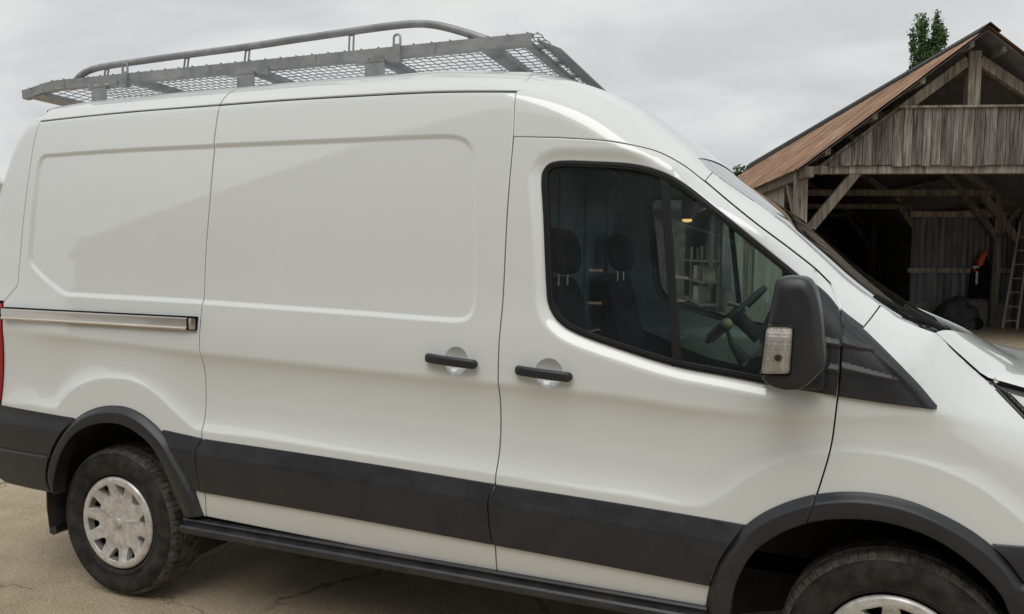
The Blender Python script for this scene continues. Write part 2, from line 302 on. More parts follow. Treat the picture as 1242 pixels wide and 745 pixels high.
CV={
 'seam_rear':[(-0.5709,2.256),(-0.5821,2.174),(-0.5852,1.993),(-0.5917,1.748),(-0.5965,1.569),(-0.5999,1.454)],
 'seam_rear2':[(-0.5999,1.454),(-0.6917,1.37)],
 'tail_edge':[(-0.6917,1.37),(-0.6813,1.156),(-0.6996,0.8622)],
 'gutter':[(-0.5709,2.256),(0.0416,2.268),(0.5514,2.268),(0.8764,2.268),(1.167,2.264),(1.439,2.259),(1.659,2.252),(1.955,2.234)],
 'gapC':[(0.5514,2.268),(0.5521,2.086),(0.5553,1.825),(0.5533,1.611),(0.5597,1.411),(0.5604,1.226),(0.5685,1.131),(0.5666,0.9741),(0.5743,0.8245),(0.5789,0.7061),(0.5797,0.5586),(0.5711,0.473)],
 'gapB':[(1.955,2.234),(1.962,2.057),(1.958,1.807),(1.958,1.451),(1.954,1.32),(1.956,1.055),(1.951,0.7927),(1.949,0.6246),(1.949,0.445)],
 'doortop':[(1.962,2.064),(2.019,2.061),(2.147,2.052),(2.327,2.032),(2.458,2.005),(2.507,1.988),(2.578,1.948),(2.654,1.889),(2.743,1.814),(2.841,1.735),(2.925,1.671),(2.982,1.626),(3.022,1.593),(3.067,1.548)],
 'gapF':[(3.067,1.548),(3.085,1.512),(3.098,1.472),(3.106,1.419),(3.107,1.376),(3.106,1.331),(3.106,1.267),(3.099,1.165),(3.088,1.043),(3.056,0.9019),(3.05,0.8801),(3.028,0.7929)],
 'cowlseam':[(3.169,1.414),(3.223,1.48)],
 'capseam':[(2.654,1.889),(2.66,1.928)],
 'sillbot':[(0.5711,0.473),(1.288,0.4548),(1.949,0.445),(2.642,0.4273),(2.712,0.4251)],
 'recessA':[(-0.4894,2.082),(0.0592,2.088),(0.5521,2.086)],
 'recessA_l':[(-0.5108,2.071),(-0.5221,2.04),(-0.5257,1.895),(-0.5254,1.743),(-0.5273,1.68),(-0.5275,1.592),(-0.516,1.565),(-0.4839,1.537),(-0.3974,1.484),(-0.3079,1.44),(-0.2844,1.429),(-0.2508,1.422)],
 'recessA_b':[(-0.2508,1.422),(0.1567,1.417),(0.555,1.412)],
 'recessB_t':[(0.5519,2.088),(1.234,2.082),(1.697,2.076),(1.736,2.069),(1.773,2.05),(1.796,2.02),(1.806,1.989),(1.82,1.83),(1.843,1.454),(1.836,1.417),(1.818,1.393),(1.785,1.384),(1.747,1.383),(1.272,1.395),(0.5551,1.411)],
 'win':[(2.08,1.884),(2.081,1.928),(2.1,1.957),(2.137,1.968),(2.281,1.962),(2.42,1.948),(2.509,1.923),(2.588,1.882),(2.72,1.78),(2.873,1.656),(2.975,1.573),(3.027,1.527)],
 'win2':[(3.027,1.527),(3.021,1.377),(2.995,1.21)],
 'win3':[(2.995,1.21),(2.89,1.221),(2.835,1.229),(2.744,1.241),(2.598,1.26),(2.419,1.303),(2.244,1.354),(2.192,1.379),(2.155,1.411),(2.129,1.458),(2.118,1.53),(2.095,1.765),(2.08,1.884)],
 'wdiv_l':[(2.509,1.913),(2.543,1.632),(2.581,1.285)],
 'wdiv_r':[(2.539,1.899),(2.572,1.604),(2.611,1.28)],
 'belt':[(-0.3053,1.228),(0.1267,1.211),(0.5544,1.194),(1.305,1.174),(1.943,1.16),(2.399,1.149),(2.609,1.124)],
 'belt2':[(3.383,1.164),(3.562,1.134)],
 'flareA':[(-0.7719,0.8762),(-0.707,0.8779),(-0.4625,0.8871),(-0.3051,0.8885),(-0.2538,0.9379),(-0.1651,0.9987),(-0.0427,1.039),(0.0762,1.051),(0.1923,1.042),(0.3054,1.002),(0.415,0.93),(0.4803,0.8892),(0.5264,0.8631),(0.5766,0.8552),(0.9048,0.853),(1.269,0.8403),(1.942,0.8238),(2.265,0.8085),(2.471,0.8034),(2.584,0.797),(2.642,0.7954),(2.692,0.8013),(2.741,0.827),(2.848,0.92),(2.898,0.9525),(2.953,0.9798),(3.038,1.013),(3.149,1.029),(3.257,1.027),(3.388,1.003),(3.49,0.9636),(3.554,0.9197),(3.612,0.871)],
 'fend_nose':[(3.527,0.798),(3.615,0.8011)],
 'hoodseam':[(3.378,1.399),(3.389,1.397),(3.423,1.356),(3.517,1.267),(3.522,1.263)],
 'hl_low':[(3.522,1.263),(3.614,1.161)],
 'cladR_t':[(-0.7663,0.8684),(-0.6889,0.8652),(-0.4464,0.8568),(-0.1892,0.8485)],
 'cladR_b':[(-0.3455,0.4665),(-0.6799,0.4809),(-0.7158,0.4939),(-0.8038,0.5277)],
 'cladQ_t':[(0.361,0.843),(0.5833,0.8258)],
 'cladQ_r':[(0.5833,0.8258),(0.5617,0.7886),(0.5568,0.7124),(0.5661,0.5929)],
 'cladQ_b':[(0.5661,0.5929),(0.4865,0.5971)],
 'cladS_t':[(0.5901,0.8243),(1.316,0.81),(1.951,0.7897)],
 'cladS_r':[(1.951,0.7897),(1.931,0.7412),(1.93,0.6729),(1.935,0.6042),(1.942,0.5608)],
 'cladS_b':[(1.942,0.5608),(1.31,0.5779),(0.5686,0.5906)],
 'cladS_l':[(0.5686,0.5906),(0.5604,0.7106),(0.5649,0.7832),(0.5901,0.8243)],
 'cladF_t':[(1.956,0.7888),(2.329,0.7794),(2.642,0.7688),(2.841,0.7601)],
 'cladF_b':[(2.733,0.5353),(2.646,0.5408),(2.33,0.5495),(1.946,0.5603)],
 'cladF_l':[(1.946,0.5603),(1.94,0.6018),(1.935,0.6735),(1.937,0.742),(1.956,0.7888)],
 'archR_o':[(-0.3595,0.4585),(-0.3755,0.52),(-0.371,0.562),(-0.3561,0.6111),(-0.294,0.7205),(-0.2148,0.8102),(-0.1278,0.8718),(-0.0304,0.9112),(0.0649,0.9269),(0.1578,0.924),(0.2498,0.8955),(0.3396,0.8432),(0.3938,0.7972),(0.4572,0.7102),(0.5258,0.5975),(0.5603,0.4777)],
 'archR_i':[(0.4693,0.4646),(0.4317,0.5413),(0.3794,0.6758),(0.3162,0.7638),(0.2494,0.809),(0.1575,0.8439),(0.0645,0.8513),(-0.0552,0.8293),(-0.1533,0.7799),(-0.2316,0.6993),(-0.296,0.5804),(-0.3375,0.4616)],
 'archF_o':[(2.709,0.4239),(2.724,0.5209),(2.748,0.6073),(2.796,0.7002),(2.836,0.7574),(2.883,0.8018),(2.941,0.8406),(2.998,0.8694),(3.05,0.8887),(3.142,0.9078),(3.234,0.9109),(3.314,0.9001),(3.392,0.8751),(3.469,0.8391),(3.525,0.8018),(3.58,0.7515),(3.618,0.7006)],
 'archF_i':[(3.627,0.5373),(3.586,0.5974),(3.566,0.645),(3.524,0.6965),(3.447,0.7607),(3.369,0.8021),(3.29,0.8236),(3.21,0.8305),(3.1,0.8184),(3.028,0.7966),(2.972,0.7676),(2.921,0.7314),(2.869,0.6791),(2.829,0.6006),(2.805,0.5147),(2.799,0.4425)],
 'archsplit':[(3.05,0.8887),(3.028,0.7966)],
 'cladN_t':[(3.525,0.8018),(3.613,0.8048)],
 'tri':[(3.106,1.465),(3.169,1.412),(3.322,1.259),(3.37,1.202),(3.38,1.19),(3.377,1.182),(3.365,1.182),(3.227,1.191),(3.103,1.201)],
 'sail':[(2.997,1.563),(3.031,1.542),(3.067,1.51),(3.095,1.474)],
 'sail_b':[(3.095,1.202),(2.986,1.213),(2.878,1.223)],
 'rail':[(-0.6661,1.352),(0.5591,1.341),(0.5643,1.284),(-0.6586,1.3)],
}
# ---------------------------------------------------------------- curves and panels
def catmull(P,step=.012):
    P=np.asarray(P,float)
    if len(P)==2:
        n=max(2,int(np.linalg.norm(P[1]-P[0])/step)+1); t=np.linspace(0,1,n)[:,None]; return P[0]+(P[1]-P[0])*t
    Q=np.vstack([2*P[0]-P[1],P,2*P[-1]-P[-2]]); o=[]
    for i in range(1,len(Q)-2):
        p0,p1,p2,p3=Q[i-1:i+3]
        t0=0; t1=t0+max(1e-6,np.linalg.norm(p1-p0))**.5; t2=t1+max(1e-6,np.linalg.norm(p2-p1))**.5; t3=t2+max(1e-6,np.linalg.norm(p3-p2))**.5
        n=max(2,int(np.linalg.norm(p2-p1)/.004))
        for t in np.linspace(t1,t2,n,endpoint=False):
            A1=(t1-t)/(t1-t0)*p0+(t-t0)/(t1-t0)*p1; A2=(t2-t)/(t2-t1)*p1+(t-t1)/(t2-t1)*p2; A3=(t3-t)/(t3-t2)*p2+(t-t2)/(t3-t2)*p3
            B1=(t2-t)/(t2-t0)*A1+(t-t0)/(t2-t0)*A2; B2=(t3-t)/(t3-t1)*A2+(t-t1)/(t3-t1)*A3
            o.append((t2-t)/(t2-t1)*B1+(t-t1)/(t2-t1)*B2)
    o.append(P[-1]); o=np.array(o)
    s=np.r_[0,np.cumsum(np.linalg.norm(np.diff(o,axis=0),axis=1))]; n=max(2,int(s[-1]/step)+1)
    u=np.linspace(0,s[-1],n); return np.stack([np.interp(u,s,o[:,k]) for k in range(2)],1)
def chain(*segs,step=.012):
    """smooth every segment on its own (corners stay sharp where segments meet), straight joins between"""
    pts=[]
    for sg in segs:
        c=catmull(sg,step)
        if pts and np.linalg.norm(pts[-1]-c[0])<1e-3: c=c[1:]
        elif pts and np.linalg.norm(pts[-1]-c[0])>step*1.6: c=np.vstack([catmull([pts[-1],c[0]],step)[1:],c[1:]])
        pts.extend(list(c))
    a,b=pts[-1],pts[0]
    if np.linalg.norm(a-b)<1e-3: pts=pts[:-1]
    elif np.linalg.norm(a-b)>step*1.6: pts.extend(list(catmull([a,b],step)[1:-1]))
    P=np.array(pts); keep=[0]
    for i in range(1,len(P)):
        if np.linalg.norm(P[i]-P[keep[-1]])>.0025: keep.append(i)
    P=P[keep]
    ar=np.sum(P[:,0]*np.roll(P[:,1],-1)-np.roll(P[:,0],-1)*P[:,1])
    return P if ar>0 else P[::-1].copy()
def inset(P,d):
    a=np.roll(P,1,0); b=np.roll(P,-1,0)
    e1=P-a; e2=b-P; e1/=np.linalg.norm(e1,axis=1)[:,None]+1e-12; e2/=np.linalg.norm(e2,axis=1)[:,None]+1e-12
    n1=np.stack([-e1[:,1],e1[:,0]],1); n2=np.stack([-e2[:,1],e2[:,0]],1); m=n1+n2
    k=np.clip(1+np.sum(n1*n2,1),.35,2)[:,None]
    return P+d*m/k
def rev(c): return list(c)[::-1]
def panel(name,outer,S,m,parent,holes=(),gap=.0022,grid=.016,flange=.02,feats=(),edge=.004,mirror=False,ytrans=None,smooth_edge=.55,bounds=None):
    outer=inset(outer,gap) if gap else outer
    loops=[outer]+[np.asarray(h) for h in holes]
    pts=[];edges=[];rows=[]
    for li,lp in enumerate(loops):
        s=len(pts); pts.extend(map(tuple,lp)); n=len(lp); edges+= [(s+i,s+(i+1)%n) for i in range(n)]
    nb=len(pts)
    def dist_all(X):
        d=np.full(len(X),1e9)
        for lp in loops: d=np.minimum(d,polydist(X[:,0],X[:,1],lp,True))
        return d
    def isin(X):
        r=inside(X[:,0],X[:,1],loops[0])
        for h in loops[1:]: r&=~inside(X[:,0],X[:,1],h)
        return r
    cand=[]
    for li,lp in enumerate(loops):
        ccw=np.sum(lp[:,0]*np.roll(lp[:,1],-1)-np.roll(lp[:,0],-1)*lp[:,1])>0
        sgn=1 if (li==0)==ccw else -1
        r=inset(lp,sgn*edge); r=r[isin(r)]
        if len(r): r=r[dist_all(r)>edge*.8]; cand.append(r)
    fe=[]
    for f in feats:
        f=np.asarray(f); f=f[isin(f)]
        if len(f): f=f[dist_all(f)>edge*1.6]; fe.append(f)
    lo=outer.min(0); hi=outer.max(0)
    gx,gz=np.meshgrid(np.arange(lo[0],hi[0],grid),np.arange(lo[1],hi[1],grid*.88)); gx[1::2]+=grid/2
    g=np.stack([gx.ravel(),gz.ravel()],1); g=g[isin(g)]
    if len(g): g=g[dist_all(g)>edge+grid*.35]
    if fe:
        fa=np.vstack(fe); cell={}
        for p in np.round(fa/.008).astype(int): cell[tuple(p)]=1
        k=np.round(g/.008).astype(int); g=g[[not any((a+i,b+j) in cell for i in(-1,0,1) for j in (-1,0,1)) for a,b in k]] if len(g) else g
        cand.append(fa)
    cand.append(g)
    inner=np.vstack([c for c in cand if len(c)]) if any(len(c) for c in cand) else np.zeros((0,2))
    allp=[Vector(p) for p in pts]+[Vector(p) for p in inner]
    r=delaunay_2d_cdt(allp,edges,[],0,1e-5)
    V2=np.array([(v.x,v.y) for v in r[0]]); F=np.array([f for f in r[2] if len(f)==3])
    c=V2[F].mean(1); F=F[isin(c)]
    used=np.unique(F); mp=-np.ones(len(V2),int); mp[used]=np.arange(len(used)); V2=V2[used]; F=mp[F]
    x,z=V2[:,0],V2[:,1]; y=S(x,z); e=5e-4
    gxx=(S(x+e,z)-S(x-e,z))/(2*e); gzz=(S(x,z+e)-S(x,z-e))/(2*e)
    Nn=np.stack([gxx,-np.ones_like(gxx),gzz],1); Nn/=np.linalg.norm(Nn,axis=1)[:,None]
    V=np.stack([x,y,z],1)
    # orient to face -Y
    a,b,cc=V[F[:,0]],V[F[:,1]],V[F[:,2]]; fl=np.cross(b-a,cc-a)[:,1]>0; F[fl]=F[fl][:,::-1]
    # boundary loops -> flange and softened edge normals
    cnt={}
    for f in F:
        for i in range(3):
            k=(f[i],f[(i+1)%3]); cnt[k]=cnt.get(k,0)+1
    be=[k for k in cnt if (k[1],k[0]) not in cnt]
    on=np.zeros((len(V),3))
    for a_,b_ in be:
        d=V[b_]-V[a_]; o_=np.cross(d,Nn[a_]); o_/=np.linalg.norm(o_)+1e-12
        on[a_]+=o_; on[b_]+=o_
    bi=np.where(np.linalg.norm(on,axis=1)>0)[0]
    on[bi]/=np.linalg.norm(on[bi],axis=1)[:,None]
    N2=Nn.copy(); N2[bi]+=on[bi]*smooth_edge; N2/=np.linalg.norm(N2,axis=1)[:,None]
    V[bi,1]+=.0012
    if flange:
        n0=len(V); idx={b_:n0+2*i for i,b_ in enumerate(bi)}
        ex=[];en=[]
        for b_ in bi:
            q=V[b_]; ex+= [q+on[b_]*.0,q+np.array([0,flange,0])]; en+=[on[b_],on[b_]]
        V=np.vstack([V,ex]); N2=np.vstack([N2,en])
        fl=[]
        for a_,b_ in be:
            i,j=idx[a_],idx[b_]; fl+= [(j,i,i+1),(j,i+1,j+1)]
        F=np.vstack([F,fl])
    if ytrans is not None: V,N2=ytrans(V,N2)
    if mirror:
        V=V*np.array([1,-1,1]); N2=N2*np.array([1,-1,1]); F=F[:,::-1]
    return mesh_np(name,V,F,m,parent,nrm=N2)
# ---------------------------------------------------------------- pressed features of the side
C={k:np.array(v) for k,v in CV.items()}
_fx=C['flareA'][:,0]; _fz=C['flareA'][:,1]
_FL=catmull(C['flareA'],.01); _FLs=_FL[np.argsort(_FL[:,0])]
_bx=np.array([-.9,-.3053,.1267,.5544,1.305,1.943,2.399,2.609,2.95,3.15,3.383,3.562,4.2]); _bz=np.array([1.232,1.228,1.211,1.194,1.174,1.16,1.149,1.130,1.12,1.135,1.164,1.134,1.0])
def zflare(x): return np.interp(x,_FLs[:,0],_FLs[:,1])
def zbelt(x): return np.interp(x,_bx,_bz)
RECESS=chain(C['recessA'],C['recessB_t'],rev(C['recessA_b']),rev(C['recessA_l']))
WIN=chain(C['win'],C['win2'],C['win3'])
CUPS=((1.784,1.232,.047,.052),(2.150,1.210,.051,.052))
def scoop(x,z):
    zf=zflare(x); zc=zbelt(x); H=np.maximum(zc-zf,.02); t=(z-zf)/H
    p=4*t*(1-t)*(1+.8*np.clip(1-t,0,1.3)**2+.7*np.clip(t,0,1.3)**4); e=.08; g=.5*(p+np.sqrt(p*p+e*e))-.5*(-6+np.sqrt(36+e*e))*0; g=np.where((t>-.6)&(t<1.6),g,0)*sstep((t+.6)/.5)*sstep((1.6-t)/.5)
    k=np.interp(x,[-.75,-.62,-.25,2.5,2.95,3.4,3.9],[.1,.35,1,1,.65,.7,.2])
    return .080*np.minimum(H,.36)*k*g
def S_body(x,z):
    x=np.asarray(x,float); z=np.asarray(z,float)
    y=Sbase(x,z)+scoop(x,z)
    m=(x>-.6)&(x<1.9)&(z>1.3)&(z<2.15)
    if m.any(): y[m]+=.009*sstep((sdist(x[m],z[m],RECESS)+.012)/.024)
    m=(x>1.95)&(x<3.15)&(z>1.1)&(z<2.1)
    if m.any():
        d=-sdist(x[m],z[m],WIN); y[m]+=.016*sstep(1-d/.05)
    for cx,cz,rx,rz in CUPS:
        r2=((x-cx)/rx)**2+((z-cz)/rz)**2; y=y+.028*np.clip(1-r2,0,None)**.8
    return y
def S_plain(x,z): return Sbase(x,z)
def rows(P,offs,closed=True):
    return [inset(P,o) if closed else P+np.array([0,o]) for o in offs]
F_REC=[inset(RECESS,o) for o in (-.013,-.0085,-.004,0,.004,.0085,.013)]
F_FLARE=[np.stack([_FLs[:,0],_FLs[:,1]+o],1) for o in (-.024,-.014,-.006,0,.006,.014,.024)]
_bxx=np.arange(-.7,3.6,.016); F_BELT=[np.stack([_bxx,zbelt(_bxx)+o],1) for o in (-.03,-.015,0,.015,.03)]
F_WIN=[inset(WIN,-o) for o in (.01,.02,.032,.044,.054)]
def cuprows(c): 
    cx,cz,rx,rz=c; t=np.linspace(0,2*np.pi,40,endpoint=False)
    return [np.stack([cx+k*rx*np.cos(t),cz+k*rz*np.sin(t)],1) for k in (1.06,1.0,.93,.8,.6,.35)]
# ---------------------------------------------------------------- the van
van=thing('panel_van','white panel van with black side cladding and a grey roof rack','van',(1.65,0,0))
OUTC=OUT[:,:2]
def outseg(x0,x1):
    m=(OUTC[:,0]>=x0-1e-6)&(OUTC[:,0]<=x1+1e-6); return OUTC[m]
SILL=.458
def both(fn):
    """build on the side the photograph shows and mirror it for the far side"""
    fn(False); fn(True)
ARCH_R=catmull(C['archR_o'],.012); ARCH_F=catmull(C['archF_o'],.012)
# the arch openings cut a little inside the trim rings
def _ring_mid(o,i,k=.45):
    o=catmull(o,.01); i=catmull(rev(i),.01); n=90
    r=lambda p:np.stack([np.interp(np.linspace(0,1,n),np.linspace(0,1,len(p)),p[:,j]) for j in (0,1)],1)
    return r(o)*(1-k)+r(i)*k
MID_R=_ring_mid(C['archR_o'],C['archR_i']); MID_F=_ring_mid(C['archF_o'],C['archF_i'])
gC,gB,gF=C['gapC'],C['gapB'],C['gapF']
def offrows(c,ks=(.007,.013,.019,.025,.032,.040,.050)):
    P=catmull(c,.010); d=np.gradient(P,axis=0); d/=np.linalg.norm(d,axis=1)[:,None]; n=np.stack([d[:,1],-d[:,0]],1)
    cc=P.mean(0); 
    if np.sum((cc-P)*n)<0: n=-n
    return [P+n*k for k in ks]
def side_panels(mi):
    # rear corner post
    o=chain(rev(C['seam_rear']),[C['seam_rear'][0],(-.565,2.328)],[(-.565,2.328),(-.61,2.323),(-.68,2.302),(-.735,2.254),(-.785,2.178),(-.835,2.043),(-.90,1.853),(-.915,1.40)],[(-.915,1.40),(-.86,1.385),(-.6917,1.375)],rev(C['seam_rear2']))
    panel('rear_corner_post',o,S_body,PAINT,van,mirror=mi,gap=.0012)
    # rear quarter
    rr=rev([p for p in MID_R])
    o=chain(C['gutter'][:3],gC,[gC[-1],(.556,.4735)],rr[0:1]+rr,[rr[-1],(-.44,.52)],[(-.44,.52),(-.62,.62)],[(-.62,.62),(-.6996,.8622)],rev(C['tail_edge']),rev(C['seam_rear2']),rev(C['seam_rear']))
    rl=[(.575,1.2835),(.575,1.3415)] 
    rail=chain([C['rail'][0],C['rail'][1]],[C['rail'][1],C['rail'][2]],[C['rail'][2],C['rail'][3]]) if False else None
    panel('rear_quarter_panel',o,S_body,PAINT,van,mirror=mi,feats=F_REC+F_FLARE+F_BELT)
    o=chain(C['gutter'][2:],gB,rev([gC[-1],(1.288,.4548),gB[-1]]),rev(gC))
    d=panel('sliding_door',o,S_body,PAINT,van,mirror=mi,feats=F_REC+F_FLARE+F_BELT+cuprows(CUPS[0]),gap=.0028)
    fm=[p for p in MID_F]
    k=int(np.argmin([np.hypot(p[0]-3.04,p[1]-.845) for p in fm])); door_arch=fm[:k+1]; fen_arch=fm[k:]
    o=chain(gB[1:],[gB[-1],(2.70,.428)],[p for p in door_arch],rev(gF),rev(C['doortop']))
    d2=panel('front_door',o,S_body,PAINT,van,holes=[WIN],mirror=mi,feats=F_FLARE+F_BELT+F_WIN+cuprows(CUPS[1]),gap=.0028)
    # front wing
    o=chain(gF,fen_arch,[fen_arch[-1],(3.66,.60)],[(3.66,.60),(3.66,.806)],[(3.66,.806),(4.02,.82)],[(4.02,.82),(4.02,.93)],[(4.02,.93),(3.90,1.0),(3.80,1.02),(3.614,1.161)],rev(C['hl_low']),rev(C['hoodseam']),[C['hoodseam'][0],(3.28,1.4375),C['cowlseam'][1]],rev(C['cowlseam']),[C['cowlseam'][0],(3.106,1.463),(3.0985,1.47)],rev(gF[:3]))
    panel('front_wing',o,S_body,PAINT,van,mirror=mi,feats=F_FLARE+F_BELT)
    # windscreen pillar and roof cheek
    pe=[tuple(p) for p in outseg(2.66,3.223)]
    o=chain(C['doortop'][7:],[C['doortop'][-1],(3.085,1.512),(3.098,1.472)],[(3.098,1.472),(3.106,1.463),C['cowlseam'][0]],C['cowlseam'],rev(pe),[pe[0],C['capseam'][0]])
    panel('windscreen_pillar',o,S_body,PAINT,van,mirror=mi,flange=.012)
    pe=[tuple(p) for p in outseg(1.975,2.662)]
    o=chain([C['gutter'][-1],(1.9745,2.302)],[(1.9745,2.302)]+pe,[pe[-1],C['capseam'][0]],rev(C['doortop'][:8]),[C['doortop'][0],C['gutter'][-1]])
    panel('roof_cheek',o,S_body,PAINT,van,mirror=mi,flange=.012,gap=.0004)
    # windows of the cab door
    g=inset(WIN,.022)
    def Sw(k): return lambda x,z: Sbase(x,z)+k
    panel('window_seal',WIN,Sw(.010),RUBBER,d2,holes=[g],gap=.0,grid=.01,mirror=mi,flange=.02)
    g2=inset(WIN,.009); g3=inset(WIN,.013)
    panel('seal_bead',g2,Sw(.0065),RUBBER,d2,holes=[g3],gap=0,grid=.01,mirror=mi,flange=.006)
    dl,dr=C['wdiv_l'],C['wdiv_r']
    gp=inset(WIN,.018)
    xd=lambda z,c: np.interp(z,c[::-1,1],c[::-1,0])
    def clip(P,c,side):
        q=P[(P[:,0]<xd(P[:,1],c)) if side<0 else (P[:,0]>xd(P[:,1],c))]
        return q
    zs=np.linspace(gp[:,1].min(),gp[:,1].max(),200)
    def half(c,side):
        sh=.008*(-side)
        cc=np.array([(xd(z,c)+sh,z) for z in zs]); cc=cc[inside(cc[:,0],cc[:,1],gp)]
        P=gp; mask=(P[:,0]<xd(P[:,1],c)+sh) if side<0 else (P[:,0]>xd(P[:,1],c)+sh)
        idx=np.where(mask)[0]; st=[i for i in idx if not mask[i-1]][0]; seq=[]
        i=st
        while mask[i%len(P)]: seq.append(P[i%len(P)]); i+=1
        seq=np.array(seq)
        if np.linalg.norm(seq[-1]-cc[0])>np.linalg.norm(seq[-1]-cc[-1]): cc=cc[::-1]
        return np.vstack([seq,cc])
    panel('sliding_pane',half(dl,-1),Sw(.020),GLASS_D,d2,gap=0,grid=.05,flange=0,mirror=mi,smooth_edge=0)
    panel('quarter_pane',half(dr,1),Sw(.020),GLASS,d2,gap=0,grid=.05,flange=0,mirror=mi,smooth_edge=0)
    bar=np.vstack([[(xd(z,dl),z) for z in np.linspace(1.26,1.908,40)],[(xd(z,dr),z) for z in np.linspace(1.893,1.26,40)]])
    bar=chain([tuple(p) for p in bar[:40]],[tuple(p) for p in bar[40:]])
    panel('window_divider',bar,Sw(.013),RUBBER,d2,gap=0,grid=.02,flange=.02,mirror=mi)
    # black trim
    def chamf(P,depth=.013,w=.02,base=.004,S0=Sbase):
        def f(x,z): 
            dd=polydist(x,z,P,True); return S0(x,z)-base-depth*sstep(dd/w)
        return f
    def cl_top(zt,h=.05,d=.012,w=.062):
        def f(x,z): 
            t=(zt(x)-z)/w
            return Sbase(x,z)-.004-.020*np.clip(t,0,1)+.004*np.clip(t-1,0,3)
        return f
    zt=lambda x: np.interp(x,[-.9,-.189,.36,.583,.59,1.316,1.951,2.85],[.872,.8485,.843,.826,.824,.81,.79,.76])
    Sc=cl_top(zt)
    o=chain(C['cladS_t'],C['cladS_r'],C['cladS_b'],C['cladS_l']); panel('door_cladding',o,Sc,BLACK,d,gap=0,grid=.03,feats=[np.stack([np.arange(.5,2,.02),zt(np.arange(.5,2,.02))-k],1) for k in (.02,.04,.06,.08,.1)],mirror=mi)
    af=catmull(C['archF_o'],.012); afd=[p for p in af if .535<p[1]<.762 and p[0]<2.9]
    o=chain(C['cladF_t'],rev(afd),[(2.733,.5353),(2.33,.5495),(1.946,.5603)],C['cladF_l']); panel('door_cladding',o,Sc,BLACK,d2,gap=0,grid=.03,feats=[np.stack([np.arange(1.9,2.9,.02),zt(np.arange(1.9,2.9,.02))-k],1) for k in (.02,.04,.06,.08,.1)],mirror=mi)
    ar=catmull(C['archR_o'],.012); arr=[p for p in ar if .597<p[1]<.838 and p[0]>.2]
    o=chain(C['cladQ_t'],C['cladQ_r'],C['cladQ_b'],rev(arr)); panel('quarter_cladding',o,Sc,BLACK,van,gap=0,grid=.03,feats=[np.stack([np.arange(.3,.6,.02),zt(np.arange(.3,.6,.02))-k],1) for k in (.02,.04,.06,.08,.1)],mirror=mi)
    arl=[p for p in ar if .467<p[1]<.846 and p[0]<-.1]
    def Sr(x,z):
        t=(zt(x)-z)/.09
        lo=.008*np.exp(-((z-(.655+.0*x))/.006)**2)
        return Sbase(x,z)-.006-.016*sstep(t)+lo+.03*sstep((.50-z)/.06)**2
    o=chain([(-.905,.874)]+[tuple(p) for p in C['cladR_t'][1:]],rev(arl),C['cladR_b'],[C['cladR_b'][-1],(-.905,.56)],[(-.905,.56),(-.905,.874)])
    panel('rear_bumper_corner',o,Sr,BLACK,van,gap=0,grid=.03,feats=[np.stack([np.arange(-.9,-.2,.02),zt(np.arange(-.9,-.2,.02))-k],1) for k in (.02,.04,.06,.08)]+[np.stack([np.arange(-.9,-.2,.02),np.full(35,.655+k)],1) for k in (-.012,-.006,0,.006,.012)],mirror=mi)
    # wheel arch trims
    def Sa(oc):
        oc=catmull(oc,.02)
        def f(x,z):
            dd=polydist(x,z,oc); return Sbase(x,z)-.006-.024*sstep(dd/.03)+.010*sstep((dd-.05)/.05)
        return f
    oR,iR=C['archR_o'],C['archR_i']
    panel('arch_trim',chain(oR,iR),Sa(oR),BLACK,van,gap=0,grid=.018,edge=.006,flange=.07,mirror=mi,feats=offrows(oR))
    oF,iF=np.array(C['archF_o']),np.array(C['archF_i'])
    sp=C['archsplit']
    oa=catmull(oF,.012); ia=catmull(iF,.012)
    ko=int(np.argmin(np.linalg.norm(oa-sp[0],axis=1))); ki=int(np.argmin(np.linalg.norm(ia-sp[1],axis=1)))
    def mkr(name,po,pi_,par):
        P=np.vstack([po,catmull([po[-1],pi_[0]],.012)[1:-1],pi_,catmull([pi_[-1],po[0]],.012)[1:-1]])
        if np.sum(P[:,0]*np.roll(P[:,1],-1)-np.roll(P[:,0],-1)*P[:,1])<0: P=P[::-1].copy()
        panel(name,P,Sa(oF),BLACK,par,gap=.0015,grid=.018,edge=.006,flange=.07,mirror=mi,feats=offrows(oF))
    mkr('arch_trim',oa[:ko+1],ia[ki:],d2)
    ext=np.array([(3.70,.60),(3.735,.5),(3.75,.43)]); exi=np.array([(3.655,.43),(3.645,.5)])
    mkr('arch_trim',np.vstack([oa[ko:],catmull([oa[-1],*ext],.012)[1:]]),np.vstack([catmull([*exi,ia[0]],.012)[:-1],ia[:ki+1]]),van)
    # triangle behind the mirror
    tr=chain(C['tri'][:4],C['tri'][3:6],[C['tri'][5],C['tri'][6],(3.227,1.191),C['tri'][8]],[gF[7]+np.array([.0022,.03]),gF[6]+np.array([.0012,0]),gF[5]+np.array([.0012,0]),gF[4]+np.array([.0012,0]),gF[3]+np.array([.0012,0]),C['tri'][0]+np.array([-.005,.0])])
    up=catmull(C['tri'][:5],.02)
    def ridge(x,z,x0,z0,x1,z1,w,a):
        t=np.clip((x-x0)/(x1-x0),0,1); zc=z0+(z1-z0)*t; w_=w*(1-.7*t); u=np.clip((z-zc)/w_,-1,1)
        return a*(1-u*u)**1.5*(1-t)**.5*sstep((x-x0+.04)/.04)
    def St(x,z):
        dd=polydist(x,z,up); y=Sbase(x,z)-.004-.012*sstep(dd/.018)+.004*sstep((dd-.02)/.02)
        return y-ridge(x,z,3.02,1.305,3.27,1.262,.028,.012)-ridge(x,z,3.02,1.385,3.20,1.350,.026,.012)
    panel('corner_trim',tr,St,BLACK,van,gap=.001,grid=.0055,mirror=mi)
